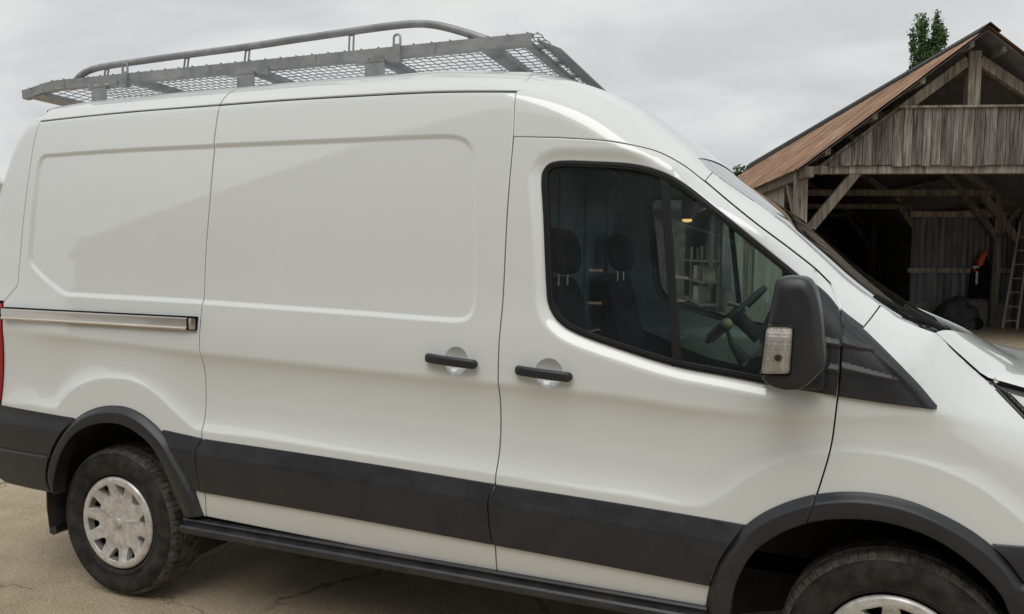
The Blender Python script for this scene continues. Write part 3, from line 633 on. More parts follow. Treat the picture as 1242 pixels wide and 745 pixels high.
    sl=chain(C['sail'],[gF[2]-np.array([.0015,0]),gF[3]-np.array([.0015,0]),gF[4]-np.array([.0015,0]),gF[5]-np.array([.0015,0]),gF[6]-np.array([.0015,.0]),gF[7]-np.array([.0022,-.03])],C['sail_b'],[(2.878,1.223),(2.955,1.40),(2.997,1.563)])
    panel('mirror_base',sl,lambda x,z:Sbase(x,z)-.010-ridge(x,z,2.9,1.305,3.27,1.262,.028,.012)-ridge(x,z,2.9,1.385,3.20,1.350,.026,.012),BLACK,d2,gap=.001,grid=.0055,mirror=mi)
    # bumper cladding ahead of the wheel and the white bumper below it are one curved nose piece
    o=chain([(3.535,.7985),(3.613,.802),(4.05,.816)],[(4.05,.816),(4.05,.40)],[(4.05,.40),(3.76,.40)],[(3.76,.40),(3.70,.60),(3.618,.7006),(3.58,.7515)])
    panel('front_bumper_side',o,lambda x,z:Sbase(x,z)-.008-.010*sstep((.81-z)/.05),BLACK,van,gap=0,grid=.03,mirror=mi)
    # head lamp
    o=chain([(3.524,1.262),(3.64,1.232),(3.9,1.165),(4.02,1.12)],[(4.02,1.12),(4.02,.94)],[(4.02,.94),(3.90,1.005),(3.80,1.025),(3.614,1.163)],[(3.614,1.163),(3.524,1.262)])
    hb=panel('headlight',o,lambda x,z:Sbase(x,z)+.012,GLOSSBLK,van,gap=.001,grid=.02,mirror=mi)
    panel('lamp_lens',inset(o,.012),lambda x,z:Sbase(x,z)+.004,LENS,hb,gap=.001,grid=.02,flange=0,mirror=mi)
    panel('reflector',inset(o,.02),lambda x,z:Sbase(x,z)+.010-.004*np.sin(z*90),SILVER,hb,gap=.002,grid=.012,flange=.01,mirror=mi)
    # tail lamp
    o=chain([(-.6935,1.366),(-.683,1.156),(-.7005,.88)],[(-.7005,.88),(-.905,.885)],[(-.905,.885),(-.912,1.36)],[(-.912,1.36),(-.6935,1.366)])
    panel('tail_light',o,lambda x,z:Sbase(x,z)-.006,REDL,van,gap=.002,grid=.03,mirror=mi)
both(side_panels)
# ---------------------------------------------------------------- roof, glass house, bonnet, nose
def grid_mesh(name,G,m,parent,flip=False,smooth=True):
    G=np.asarray(G); a,b=G.shape[:2]; V=G.reshape(-1,3); F=[]
    for i in range(a-1):
        for j in range(b-1):
            q=(i*b+j,i*b+j+1,(i+1)*b+j+1,(i+1)*b+j); F.append(q[::-1] if flip else q)
    return mesh_np(name,V,F,m,parent,smooth=smooth)
def crown(x0,z0,yT,c1,k,c2,dx,dz,n=26,shoulder=True):
    """points from the near edge across to the far edge, lifted along (dx,dz)"""
    s=yT*np.r_[0,.004,.012,.024,.04,.06,.085,.12,.16,.22,.3,.4,.5,.6,.7,.8,.9,1.0]
    A=c1*(1-np.exp(-s/k))+c2*(1-(1-s/yT)**2)
    h=np.stack([x0+A*dx,-(yT-s),z0+A*dz],1); f=h[::-1][1:]*np.array([1,-1,1])
    return np.vstack([h,f])
def oat(x):
    return [np.interp(x,OUT[9:29,0],OUT[9:29,k]) for k in (1,2)]
zg=lambda x: np.interp(x,C['gutter'][:,0],C['gutter'][:,1])
def roof_rows(x0,x1,n,rear=False):
    G=[]
    for x in np.linspace(x0,x1,n):
        zT=np.interp(x,OUT[6:30,0],OUT[6:30,1]); yT=np.interp(x,OUT[6:30,0],OUT[6:30,2]); z0=zg(x)+.004
        zz=z0+(zT-z0)*np.array([0,.03,.1,.2,.32,.45,.6,.75,.88]); st=np.stack([np.full_like(zz,x),S_body(np.full_like(zz,x),zz),zz],1)
        st[0,1]+=.006; st=np.vstack([[x,st[0,1]+.02,z0],st])
        k=1
        cr_=crown(x,zT,yT,.034,.055,.05,0,1)
        G.append(np.vstack([st,cr_,st[::-1]*np.array([1,-1,1])]))
    return np.array(G)
G=roof_rows(-.600,.5500,24); grid_mesh('roof_panel',G,PAINT,van)
G=roof_rows(.5545,1.9700,36); grid_mesh('roof_panel',G,PAINT,van)
# cab roof, from the roof joint to the top of the windscreen
P=catmull(np.stack([OUT[12:18,0],OUT[12:18,1]],1),.02); P=np.vstack([[1.9712,np.interp(1.9712,OUT[6:30,0],OUT[6:30,1])],P[P[:,0]>=1.976]]); G=[]
for x,z in P:
    yT=np.interp(x,OUT[12:20,0],OUT[12:20,2]); t=sstep((x-1.98)/.62)
    c=crown(x,z,yT,.034*(1-t)+.006*t,.055,.05-.016*t,.63*t,1-.23*t); G.append(np.vstack([c[:1]+[0,-.0025,-.004],c,c[-1:]+[0,.0025,-.004]]))
G.append(G[-1]+np.array([.004,0,-.006])); grid_mesh('cab_roof',G,PAINT,van)
# windscreen
wp=np.array([tuple(r) for r in OUT[17:24,:3]]); wp[0]=(2.585,2.003,.705); wp=np.vstack([wp,[3.325,1.418,.82]])
n=22; ss=np.linspace(0,1,n); q=np.r_[0,np.cumsum(np.linalg.norm(np.diff(wp,axis=0),axis=1))]; q/=q[-1]; G=[]
for t in ss:
    x,z,y=[np.interp(t,q,wp[:,k]) for k in range(3)]
    c=crown(x,z-.004,y-.006,.006,.05,.032+.035*t,.63,.77); k=max(0,(t-.7)/.3); bw=1-(np.abs(c[:,1])/y)**2; c[:,0]+=bw*k*.085; c[:,2]-=bw*k*.075; G.append(c)
GW=np.array(G); ws=grid_mesh('windscreen',GW,GLASS,van)
cz=[]  # black band along the lower edge and the side
grid_mesh('windscreen_surround',np.array([g[:3]+np.array([.001,0,.002]) for g in GW]),GLOSSBLK,ws)
grid_mesh('windscreen_surround',np.array([g[-3:]+np.array([.001,0,.002]) for g in GW]),GLOSSBLK,ws)
# bonnet
hp=np.array([(3.381,1.399,.828),(3.423,1.358,.828),(3.52,1.268,.828),(3.64,1.236,.812),(3.9,1.172,.757),(4.02,1.127,.722)])
q=np.r_[0,np.cumsum(np.linalg.norm(np.diff(hp,axis=0),axis=1))]; q/=q[-1]; G=[]
for t in np.linspace(0,1,26):
    x,z,y=[np.interp(t,q,hp[:,k]) for k in range(3)]
    c=crown(x,z,y-.004,.022*(1-.3*t),.06,.030,0,1)
    u=1-np.abs(c[:,1])/y; bow=1-(1-u)**2
    c[:,0]+=bow*((1-t)*.20+t*.26); c[:,2]-=bow*(1-t)**1.5*.105
    G.append(c)
GB=np.array(G); bon=grid_mesh('bonnet',GB,PAINT,van)
# rear lip of the bonnet and black cowl below the windscreen
a=GW[-1]; b=GB[0]; G=[]
for t in (0,.3,.6,.9): G.append(a*(1-t)+b*t+np.array([0,0,-.012-.02*math.sin(t*3)]))
cowl=grid_mesh('cowl_panel',G,BLACK,van)
grid_mesh('bonnet_lip',[b,b+np.array([-.004,0,-.006]),b+np.array([.0,0,-.03])],PAINT,bon)
def nose(name,z0,z1,m,r0,r1):
    G=[]
    for z in np.linspace(z0,z1,8):
        y=abs(float(Sbase(np.array([4.02]),np.array([z]))[0])); t=(z-z0)/(z1-z0); rr=r0+(r1-r0)*t
        a=np.linspace(-math.pi/2,math.pi/2,31); G.append(np.stack([4.02+rr*np.cos(a)**.7,y*np.sin(a),np.full_like(a,z)],1))
    return grid_mesh(name,G,m,van,flip=True)
nose('front_bumper',.40,.815,BLACK,.33,.36); gr=nose('front_grille',.818,1.125,GLOSSBLK,.35,.27)
mb=MB()
for z in (.87,.94,1.01):
    a=np.linspace(-1.0,1.0,21); mb.tube([(4.03+(.36-.08*(z-.818)/.3)*math.cos(t)**.7,.62*math.sin(t)*1.25,z) for t in a],.014,6)
mb.build('grille_bar',CHROME,gr,40)
# rear doors close the back: swept from the near rear outline to the far one
ro=np.array([(-.915,.56,.86)]+[tuple(r[:3]) for r in OUT[1:8]]); ro=ro[::-1]
q=np.r_[0,np.cumsum(np.linalg.norm(np.diff(ro,axis=0),axis=1))]; G=[]
for t in np.r_[np.linspace(0,.35,12),np.linspace(.38,q[-1],14)]:
    x,z,y=[np.interp(t,q,ro[:,k]) for k in range(3)]
    k=sstep(t/.35); c=crown(x,z,y,.03,.055,.05*(1-k)+.01,-.3-.7*k,.95*(1-k)); pre=np.array([x+.016*(.3+.7*k),-y-.004,z-.016*(1-k)]); G.append(np.vstack([pre,c,pre*[1,-1,1]]))
grid_mesh('rear_doors',np.array(G),PAINT,van,flip=True)
# ---------------------------------------------------------------- small body parts
for s in (-1,1):
    hg=MB(); y=s*.875
    hg.prism([(-.905,2.02),(-.845,2.02),(-.80,1.96),(-.815,1.89),(-.85,1.83),(-.875,1.87),(-.905,1.93)],1,y-.012*s,y+.03*s)
    h=hg.build('door_hinge',PAINT,van,30)
    MB().tube([(-.905,y-.02*s,1.90),(-.905,y-.02*s,1.98)],.016,10).build('hinge_pin',PAINT,h,40)
    # sliding door rail: dark channel with a polished runner
    if s<0 or True:
        ch=MB().box((-.055,s*.985,1.3195),(1.205,.03,.059)); r=ch.build('door_rail',DARK,van)
        MB().prism([(s*.992,1.347),(s*1.004,1.343),(s*1.0065,1.336),(s*1.0055,1.305),(s*1.0095,1.298),(s*1.006,1.291),(s*.992,1.289)],0,-.652,.505).build('rail_runner',CHROME,r,35)
        MB().box((.53,s*.997,1.318),(.034,.012,.048),bev=.004).build('rail_end',CHROME,r,35)
        MB().box((-.662,s*.999,1.318),(.018,.018,.05),bev=.004).build('rail_stop',RUBBER,r,35)
    # door pulls
    for (x0,z0,x1,z1,cx,cz) in ((1.664,1.2415,1.880,1.226,1.784,1.232),(2.028,1.218,2.244,1.204,2.15,1.21)):
        pts=[]
        d=np.array([x1-x0,z1-z0]); Ln=np.linalg.norm(d); d/=Ln
        for t in np.r_[0,.012,.035,np.linspace(.07,.93,13),.965,.988,1]:
            x,z=x0+(x1-x0)*t,z0+(z1-z0)*t; yb=-float(Sbase(np.array([x]),np.array([z]))[0])
            pts.append((x,s*(yb+.017+.014*math.sin(math.pi*t)**.6),z,.0168*max(.30,math.sqrt(max(0,1-(1-min(1,min(t,1-t)/.07))**2)))))
        rings=[]
        for x,y,z,r in pts:
            rings.append([(x+ -d[1]*r*1.05*math.copysign(abs(math.sin(a))**.6,math.sin(a)),y+s*r*.8*math.copysign(abs(math.cos(a))**.7,math.cos(a)),z+d[0]*r*1.05*math.copysign(abs(math.sin(a))**.6,math.sin(a))) for a in np.linspace(0,2*np.pi,16,endpoint=False)])
        par=[o for o in van.children if o.name.startswith('sliding_door' if x0<1.9 else 'front_door')][0 if s<0 else 1]
        hd=MB().loft(rings); 
        for t in (.05,.95):
            x,z=x0+(x1-x0)*t,z0+(z1-z0)*t; hd.box((x+(.012 if t<.5 else -.012),s*(.990),z),(.02,.03,.02),bev=.004)
        dh=hd.build('door_handle',BLACK,par,45)
        for t in (.27,):
            x,z=x0+(x1-x0)*t,z0+(z1-z0)*t; yb=-float(Sbase(np.array([x]),np.array([z]))[0]); MB().box((x,s*(yb+.0295),z),(.003,.006,.031),Matrix.Rotation(math.atan2(z0-z1,x1-x0),3,'Y')).build('handle_seam',DARK,dh)
        x,z=x0+(x1-x0)*.1,z0+(z1-z0)*.1; MB().tube([(x,s*1.0,z),(x,s*(.992+.030),z)],.0075,14).build('lock_barrel',RACK,dh,40)
    # sill step
    prof=[(s*.94,.456),(s*.990,.456),(s*.994,.450),(s*.990,.443),(s*.982,.441),(s*.984,.434),(s*1.010,.431),(s*1.016,.424),(s*1.016,.406),(s*1.008,.396),(s*.94,.396)]
    MB().prism(prof,0,.455,2.72).build('sill_step',BLACK,van,25)
# underbody, arch liners, cab floor
MB().prism([(-.85,-.60),(-.60,-.60),(-.58,-.9),(-.55,-.60),(.55,-.60),(.56,-.92),(2.68,-.92),(2.70,-.60),(3.95,-.60),(3.95,.60),(2.70,.60),(2.68,.92),(.56,.92),(.55,.60),(-.55,.60),(-.58,.9),(-.60,.60),(-.85,.60)],2,.465,.535).build('underbody',UNDER,van)
mb=MB()
for x in (-.55,1.0,2.2): mb.box((x,0,.40),(.10,1.5,.12))
for y in (-.42,.42): mb.box((1.4,y,.40),(4.4,.09,.12))
mb.tube([(0,-.75,.35),(0,.75,.35)],.06,12); mb.tube([(-.7,.3,.33),(2.6,.3,.33)],.035,10)
mb.build('chassis_frame',UNDER,van)
for cx in (.06,3.25):
    for s in (-1,1):
        G=[]
        for y in (.975,.9,.75,.60):
            a=np.linspace(-.25,math.pi+.25,40); G.append(np.stack([cx+.47*np.cos(a),np.full_like(a,s*y),.40+.455*np.sin(a)],1))
        G.append(np.stack([cx+0*a,np.full_like(a,s*.60),.40+0*a],1))
        grid_mesh('wheel_arch_liner',G,UNDER,van)
for s in (-1,1):
    fl=MB().prism([(-.47,.50),(-.45,.60),(-.415,.60),(-.405,.25),(-.425,.235),(-.45,.24),(-.468,.36)],1,s*.72,s*.935)
    fl.build('mud_flap',BLACK,van,30)
# ---------------------------------------------------------------- cab interior
MB().box((2.30,0,.70),(.84,1.80,.05)).build('cab_floor',CABDARK,van)
bk=MB().prism([(-.94,.70),(.94,.70),(.955,1.3),(.90,1.75),(.845,2.08),(.80,2.22),(.72,2.32),(-.72,2.32),(-.80,2.22),(-.845,2.08),(-.90,1.75),(-.955,1.3)],0,1.905,1.925)
for y in (-.6,-.2,.2,.6): bk.box((1.93,y,1.45),(.02,.12,1.2),bev=.006)
bk.build('bulkhead',BULK,van,30)
hl=[]
for x in np.linspace(1.91,2.62,10):
    zT,yT=np.interp(x,OUT[10:20,0],OUT[10:20,1]),np.interp(x,OUT[10:20,0],OUT[10:20,2]); yT=yT+.105*sstep((2.5-x)/.4)
    y=np.linspace(-1,1,13); hl.append(np.stack([np.full(13,x),y*(yT-.02)*1.0,np.minimum(zT-.035,2.10)-.015*(np.abs(y))**3+.0*y],1))
grid_mesh('headliner',hl,CABDARK,van,flip=True)
for mi in (False,True):
    oc=chain([(1.93,.75),(1.93,2.08)],[(1.93,2.08),(2.33,2.06),(2.54,1.93),(2.74,1.79),(3.02,1.57),(3.07,1.50)],[(3.07,1.50),(3.06,.95)],[(3.06,.95),(2.7,.75)],[(2.7,.75),(1.93,.75)])
    hole=inset(WIN,-.012)
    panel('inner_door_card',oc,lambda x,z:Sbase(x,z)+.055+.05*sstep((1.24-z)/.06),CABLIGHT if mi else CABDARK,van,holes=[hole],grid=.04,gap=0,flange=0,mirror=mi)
    o_=panel('inner_door_card',chain([(2.02,.78),(2.02,1.23)],[(2.02,1.23),(2.5,1.06),(2.98,1.01)],[(2.98,1.01),(2.9,.78)],[(2.9,.78),(2.02,.78)]),lambda x,z:Sbase(x,z)+.15,CABDARK,van,grid=.06,gap=0,flange=.03,mirror=mi)
def rbox(c,size,rot=0,bev=.04):
    mb=MB(); mb.box((0,0,0),size,Matrix.Rotation(rot,3,'Y'),bev); bmesh.ops.translate(mb.bm,verts=mb.bm.verts,vec=c); return mb
for sy,w,xo in ((-.42,.50,0.0),(.42,.50,.035)):
    st=rbox((2.31+xo,sy,.98),(.50,w,.16),R(6),.05).build('seat',SEAT,van,40)
    bb=MB(); 
    prof=[(2.13,.98),(2.10,1.15),(2.045,1.36),(1.985,1.53),(1.955,1.535),(1.94,1.50),(1.985,1.30),(2.01,1.10),(2.02,.98)]
    prof=catmull(prof,.03)
    rings=[]
    for yy,k in ((-w/2,.82),(-w/2+.03,.97),(-w*.25,1.0),(0,.96),(w*.25,1.0),(w/2-.03,.97),(w/2,.82)):
        c=prof.mean(0); rings.append([((p[0]-c[0])*k+c[0]+xo,sy+yy,(p[1]-c[1])*(.5+.5*k)+c[1]) for p in prof])
    bb.loft(rings).build('backrest',SEAT,st,50)
    hr=MB(); rings=[]
    for yy,k in ((-.12,.55),(-.10,.86),(-.05,1),(.05,1),(.10,.86),(.12,.55)):
        rings.append([(2.007+xo+.056*k*math.copysign(abs(math.cos(a))**.75,math.cos(a))-.15*.1*math.sin(a)*k*1.0,sy+yy,1.645+.098*k*math.copysign(abs(math.sin(a))**.75,math.sin(a))) for a in np.linspace(0,2*np.pi,20,endpoint=False)])
    hd=hr.loft(rings).build('headrest',SEAT,st,50)
    for q in (-.06,.06): MB().tube([(2.005+xo,sy+q,1.50),(2.005+xo,sy+q,1.58)],.007,8).build('headrest_post',CHROME,st,50)
mb=MB(); mb.prism([(2.74,.93),(2.72,1.02),(2.78,1.20),(2.82,1.285),(2.95,1.33),(3.28,1.36),(3.38,1.28),(3.38,.93)],1,-.86,.86); mb.build('dashboard',CABDARK,van,30)
mb=MB(); mb.prism([(2.78,1.20),(2.82,1.285),(2.90,1.315),(2.93,1.34),(2.86,1.40),(2.80,1.38),(2.755,1.27)],1,.20,.62); mb.build('instrument_hood',CABDARK,van,30)
sw=MB(); cx,cy,cz,rad=2.632,.40,1.345,.185; t_=R(46); ux=Vector((math.cos(t_),0,math.sin(t_))); uy=Vector((0,1,0)); nn=ux.cross(uy); o=Vector((cx,cy,cz))
sw.tube([o+ux*math.cos(a)*rad+uy*math.sin(a)*rad for a in np.linspace(0,2*np.pi,36,endpoint=False)],.0155,8,closed=True)
sw.beam(o-uy*rad*.95,o+uy*rad*.95,.03,.045,bev=.006); sw.beam(o,o-ux*rad*.95,.05,.03,up=(0,1,0)); sw.tube([o+nn*.03,o-nn*.02],.06,16); sw.tube([o,o+nn*(-.16 if nn.x<0 else .16)],.035,10)
sw.build('steering_wheel',CABDARK,van,50)
mb=MB(); mb.tube([(2.60,.40,1.40),(2.70,.22,1.39)],[.012,.008],8); mb.build('indicator_stalk',CABLIGHT,van,40)
KNOB=mat('tan_knob',(.30,.24,.13),.4)
mb=MB(); mb.tube([(2.72,.05,1.16),(2.655,.05,1.24),(2.635,.05,1.30)],[.035,.014,.008],10); gs=mb.build('gear_lever',CABDARK,van,60)
bm=MB(); bmesh.ops.create_uvsphere(bm.bm,u_segments=16,v_segments=10,radius=.028); bmesh.ops.translate(bm.bm,verts=bm.bm.verts,vec=(2.632,.05,1.325)); bm.build('gear_knob',KNOB,gs,80)

DOME=bpy.data.materials.new('amber_dome'); DOME.use_nodes=True; _b=DOME.node_tree.nodes['Principled BSDF']; _b.inputs['Base Color'].default_value=(.8,.5,.2,1); _b.inputs['Emission Color'].default_value=(1,.55,.18,1); _b.inputs['Emission Strength'].default_value=1.2
bm=MB(); bmesh.ops.create_uvsphere(bm.bm,u_segments=14,v_segments=8,radius=1); bmesh.ops.transform(bm.bm,matrix=Matrix.Translation((2.40,.30,1.805))@Matrix.Diagonal((.024,.03,.010,1)),verts=bm.bm.verts); dl_=bm.build('dome_lamp',DOME,van,60)
MB().box((2.40,.30,1.90),(.05,.07,.18),bev=.01).build('lamp_bracket',CABDARK,dl_,40)
# ---------------------------------------------------------------- wheels
def lathe(prof,n,mod=None):
    V=[];F=[];m=len(prof)
    for i in range(n):
        a=2*np.pi*i/n
        for j,(r,y) in enumerate(prof):
            rr,yy=(r,y) if mod is None else mod(i,j,r,y)
            V.append((rr*math.cos(a),yy,rr*math.sin(a)))
    for i in range(n):
        for j in range(m-1):
            a,b=i*m+j,((i+1)%n)*m+j; F.append((a,a+1,b+1,b))
    return np.array(V),F
def wheel(x,y,flip):
    w=thing_part('wheel',van,(x,y,.355),flip)
    # carcass (sidewalls), local: outboard is -y
    side=[(.222,-.088),(.228,-.104),(.240,-.110),(.255,-.108),(.270,-.116),(.295,-.1185),(.318,-.112),(.330,-.102),(.338,-.092),(.338,.092),(.318,.112),(.295,.118),(.25,.10),(.21,.085)]
    V,F=lathe(side,96); mesh_np('tyre',V,F,TYRE,w,smooth=True,ws=False)
    # tread with ribs, grooves and shoulder blocks
    tr=[(.330,-.104),(.3395,-.098),(.3475,-.088),(.3505,-.070),(.3505,-.052),(.342,-.050),(.342,-.042),(.3545,-.040),(.355,-.006),(.346,-.004),(.346,.004),(.355,.006),(.3545,.040),(.342,.042),(.342,.050),(.3505,.052),(.3505,.070),(.3475,.088),(.3395,.098),(.330,.104)]
    def mod(i,j,r,yy):
        k=i%6
        if (j<5 or j>14):
            if k==0: r-=.0045 if j not in (0,19) else .001
        elif k==0 and i%12==0 and j in (7,8,11,12): r-=.003
        return r,yy
    V,F=lathe(tr,432,mod); mesh_np('tread',V,F,TREAD,w,smooth=False,ws=False)
    # raised lettering band is too worn to read: two fine ribs on the sidewall
    V,F=lathe([(.2405,-.1095),(.2425,-.1125),(.2445,-.1095)],96); mesh_np('rim_protector',V,F,TYRE,w,smooth=True,ws=False)
    # steel wheel behind the cover
    V,F=lathe([(.222,-.088),(.205,-.085),(.195,-.05),(.17,-.035),(.10,-.045),(.06,-.06),(.001,-.06)],48); mesh_np('steel_rim',V,F,DARK,w,smooth=True,ws=False)
    # cover with ten cut windows
    nW=10; holes=[]
    for k in range(nW):
        a0=2*np.pi*(k+.5)/nW+.05
        P=[]
        ri,ro,wi,wo=.130,.184,.075,.185
        corner=[(ri,-wi),(ri,wi),(ro,wo),(ro,-wo)]
        pts=[(r*math.cos(a0+t),r*math.sin(a0+t)) for r,t in corner]
        # rounded corners
        Q=[]
        for i in range(4):
            p0,p1,p2=[np.array(pts[(i+d)%4]) for d in (-1,0,1)]
            rr=.008; u=(p0-p1)/np.linalg.norm(p0-p1); v=(p2-p1)/np.linalg.norm(p2-p1)
            for s in np.linspace(0,1,5):
                Q.append((1-s)**2*(p1+u*rr)+2*s*(1-s)*p1+s*s*(p1+v*rr))
        holes.append(np.array(Q))
    t=np.linspace(0,2*np.pi,120,endpoint=False); outer=np.stack([.2185*np.cos(t),.2185*np.sin(t)],1)
    def Sc(x,z):
        r=np.hypot(x,z); a=np.arctan2(z,x)
        prof=np.interp(r,[0,.025,.032,.06,.11,.128,.165,.186,.200,.212,.222],[-.094,-.094,-.090,-.092,-.094,-.091,-.100,-.110,-.112,-.108,-.096])
        star=np.abs(((a-.05)/(2*np.pi)*5+.25)%1-.5)*2      # creases running out to the windows
        return prof-.004*np.exp(-((star-.0)/.10)**2)*sstep((r-.03)/.03)*sstep((.14-r)/.03)
    ft=[np.stack([r*np.cos(t),r*np.sin(t)],1) for r in (.025,.032,.06,.11,.186,.193,.200,.207,.212)]
    cov=panel('wheel_cover',outer,Sc,COVER,None,holes=holes,gap=0,grid=.008,flange=.034,edge=.003,feats=ft,smooth_edge=.8)
    cov.parent=w
    V,F=lathe([(.0195,-.094),(.0205,-.099),(.017,-.101),(.0,-.1015)],24); mesh_np('centre_cap',V,F,COVER,w,smooth=True,ws=False)
    el=[(.011*math.cos(a),.005*math.sin(a)) for a in np.linspace(0,2*np.pi,24,endpoint=False)]
    MB().prism([(u,v) for u,v in el],1,-.1023,-.100).build('cap_emblem',CHROME,w,30,ws=False)
    return w
def thing_part(name,parent,loc,flip):
    o=bpy.data.objects.new(name,None); o.empty_display_size=.2; COL.objects.link(o); o.parent=parent
    o.matrix_parent_inverse=wmat(parent).inverted(); o.location=loc
    if flip: o.rotation_euler=(0,0,math.pi)
    return o
def copy_part(src,parent,loc,rot):
    c=src.copy(); COL.objects.link(c); c.location=loc; c.rotation_euler=rot
    for ch in src.children:
        k=ch.copy(); COL.objects.link(k); k.parent=c
    return c
w0=wheel(0,-.835,False); w0.rotation_euler=(0,R(11),0)
copy_part(w0,van,(3.303,-.835,.355),(0,R(-20),R(-5))); copy_part(w0,van,(0,.835,.355),(0,R(11),math.pi)); copy_part(w0,van,(3.290,.835,.355),(0,R(40),math.pi+R(-5)))
# ---------------------------------------------------------------- wing mirrors
MO=np.array([(2.924,1.562),(2.943,1.575),(3.009,1.573),(3.029,1.551),(3.045,1.502),(3.059,1.413),(3.065,1.323),(3.046,1.296),(3.001,1.255),(2.939,1.251),(2.899,1.271),(2.891,1.296),(2.902,1.43),(2.914,1.498)])
MOc=catmull(np.vstack([MO,MO[:1]]),.012)[:-1]
def mirror_side(s):
    w=thing_part('wing_mirror',van,(2.98,s*1.0,1.30),False)
    c=np.array([2.985,1.41]); rings=[]
    for y,kx,kz in ((1.02,.80,.86),(1.04,.93,.95),(1.08,.99,.99),(1.16,1.0,1.0),(1.225,1,1),(1.25,.985,.992),(1.266,.95,.975),(1.275,.88,.94),(1.279,.6,.75),(1.28,.2,.3)):
        rings.append([((p[0]-c[0])*kx+c[0],s*y,(p[1]-c[1])*kz+c[1]) for p in MOc])
    h=MB().loft(rings).build('housing',BLACK,w,60)
    # seam around the shell
    MB().tube([(2.945-(1.575-z)*.07,s*1.262 if i not in (0,8) else s*1.2,z) for i,z in enumerate(np.linspace(1.57,1.44,9))],.0016,6).build('shell_seam',DARK,w,60)
    # mirror glass faces backwards
    MB().box((2.917,s*1.15,1.41),(.012,.19,.23),Matrix.Rotation(R(5),3,'Y'),bev=.005).build('mirror_glass',mat('mirror_silver',(.8,.8,.8),.03,1) if s<0 else bpy.data.materials['mirror_silver'],w,40)
    arm=MB(); 
    for z0,z1 in ((1.30,1.345),(1.24,1.275)):
        arm.loft([[(2.93,s*.97,z0),(3.09,s*.97,z0-.01),(3.09,s*.97,z1),(2.93,s*.97,z1)],[(2.93,s*1.05,z0),(3.05,s*1.05,z0),(3.05,s*1.05,z1),(2.93,s*1.05,z1)]])
    arm.box((3.0,s*1.0,1.30),(.13,.09,.16),bev=.02); arm.build('arm',BLACK,w,40)
    # side repeater on the outer face
    q=np.array([(2.9065,1.4335),(2.9765,1.4345),(2.9725,1.302),(2.8945,1.2965)])
    def rr(P,r,n=6):
        Q=[]
        for i in range(len(P)):
            p0,p1,p2=P[i-1],P[i],P[(i+1)%len(P)]; u=(p0-p1)/np.linalg.norm(p0-p1); v=(p2-p1)/np.linalg.norm(p2-p1)
            for t in np.linspace(0,1,n): Q.append((1-t)**2*(p1+u*r)+2*t*(1-t)*p1+t*t*(p1+v*r))
        return np.array(Q)
    O=rr(q,.012)
    def ring(P,y0,y1,k=1.0):
        cc=P.mean(0); return [((p[0]-cc[0])*k+cc[0],s*(y0 if False else y1),(p[1]-cc[1])*k+cc[1]) for p in P]
    MB().loft([ring(O,0,1.24,1.10),ring(O,0,1.284,1.10),ring(O,0,1.289,1.04),ring(O,0,1.283,1.0)],cap0=False,cap1=False).build('lens_frame',GLOSSBLK,w,40)
    bz=MB().loft([ring(O,0,1.288,1.0),ring(O,0,1.2835,.985),ring(O,0,1.2825,.6)],cap0=False,cap1=True)
    for i in range(7):
        for k in range(12):
            u=(i+.5)/7; v=(k+.5)/12; x=(2.9065+(2.8945-2.9065)*(1-v))+.068*u+.001; z=1.302+.128*v; h=.0016+.0010*((i*7+k*5)%3)
            if (u-.55)**2*1.4+(v-.38)**2<.022: continue
            a=[bz.bm.verts.new((x+dx*.0042,s*1.2826,z+dz*.0046)) for dx,dz in ((-1,-1),(1,-1),(1,1),(-1,1))]; c=bz.bm.verts.new((x+.002*(-1)**i,s*(1.2826+h),z+.002*(-1)**k))
            for n_ in range(4): bz.bm.faces.new((a[n_],a[(n_+1)%4],c))
    bz.build('reflector',SILVER,w,None)
    b=MB(); bmesh.ops.create_uvsphere(b.bm,u_segments=12,v_segments=8,radius=.010); bmesh.ops.translate(b.bm,verts=b.bm.verts,vec=(2.940,s*1.284,1.345)); b.build('bulb',mat('amber_bulb',(.14,.06,.015),.15) if s<0 else bpy.data.materials['amber_bulb'],w,60)
    MB().loft([ring(O,0,1.289,1.0),ring(O,0,1.296,.97),ring(O,0,1.2985,.8)],cap0=False,cap1=True).build('lens',LENS,w,60)
mirror_side(-1); mirror_side(1)
# wipers parked along the foot of the screen
def wiper(pa,pb,pk,s):
    f=lambda p:Vector((p[0],s*p[1],p[2]))
    wp_=MB(); A,B,K=f(pa),f(pb),f(pk); wp_.beam(A,B,.010,.014,bev=.003); wp_.tube([K,A.lerp(B,.5)+Vector((0,0,.012))],[.009,.005],8); wp_.box(K,(.035,.025,.02),bev=.006)
    wp_.build('wiper',RUBBER,van,40)
wiper((3.205,-.715,1.506),(3.415,-.64,1.396),(3.43,-.62,1.392),1)
wiper((3.305,-.62,1.470),(3.415,-.58,1.398),(3.43,-.55,1.392),1)
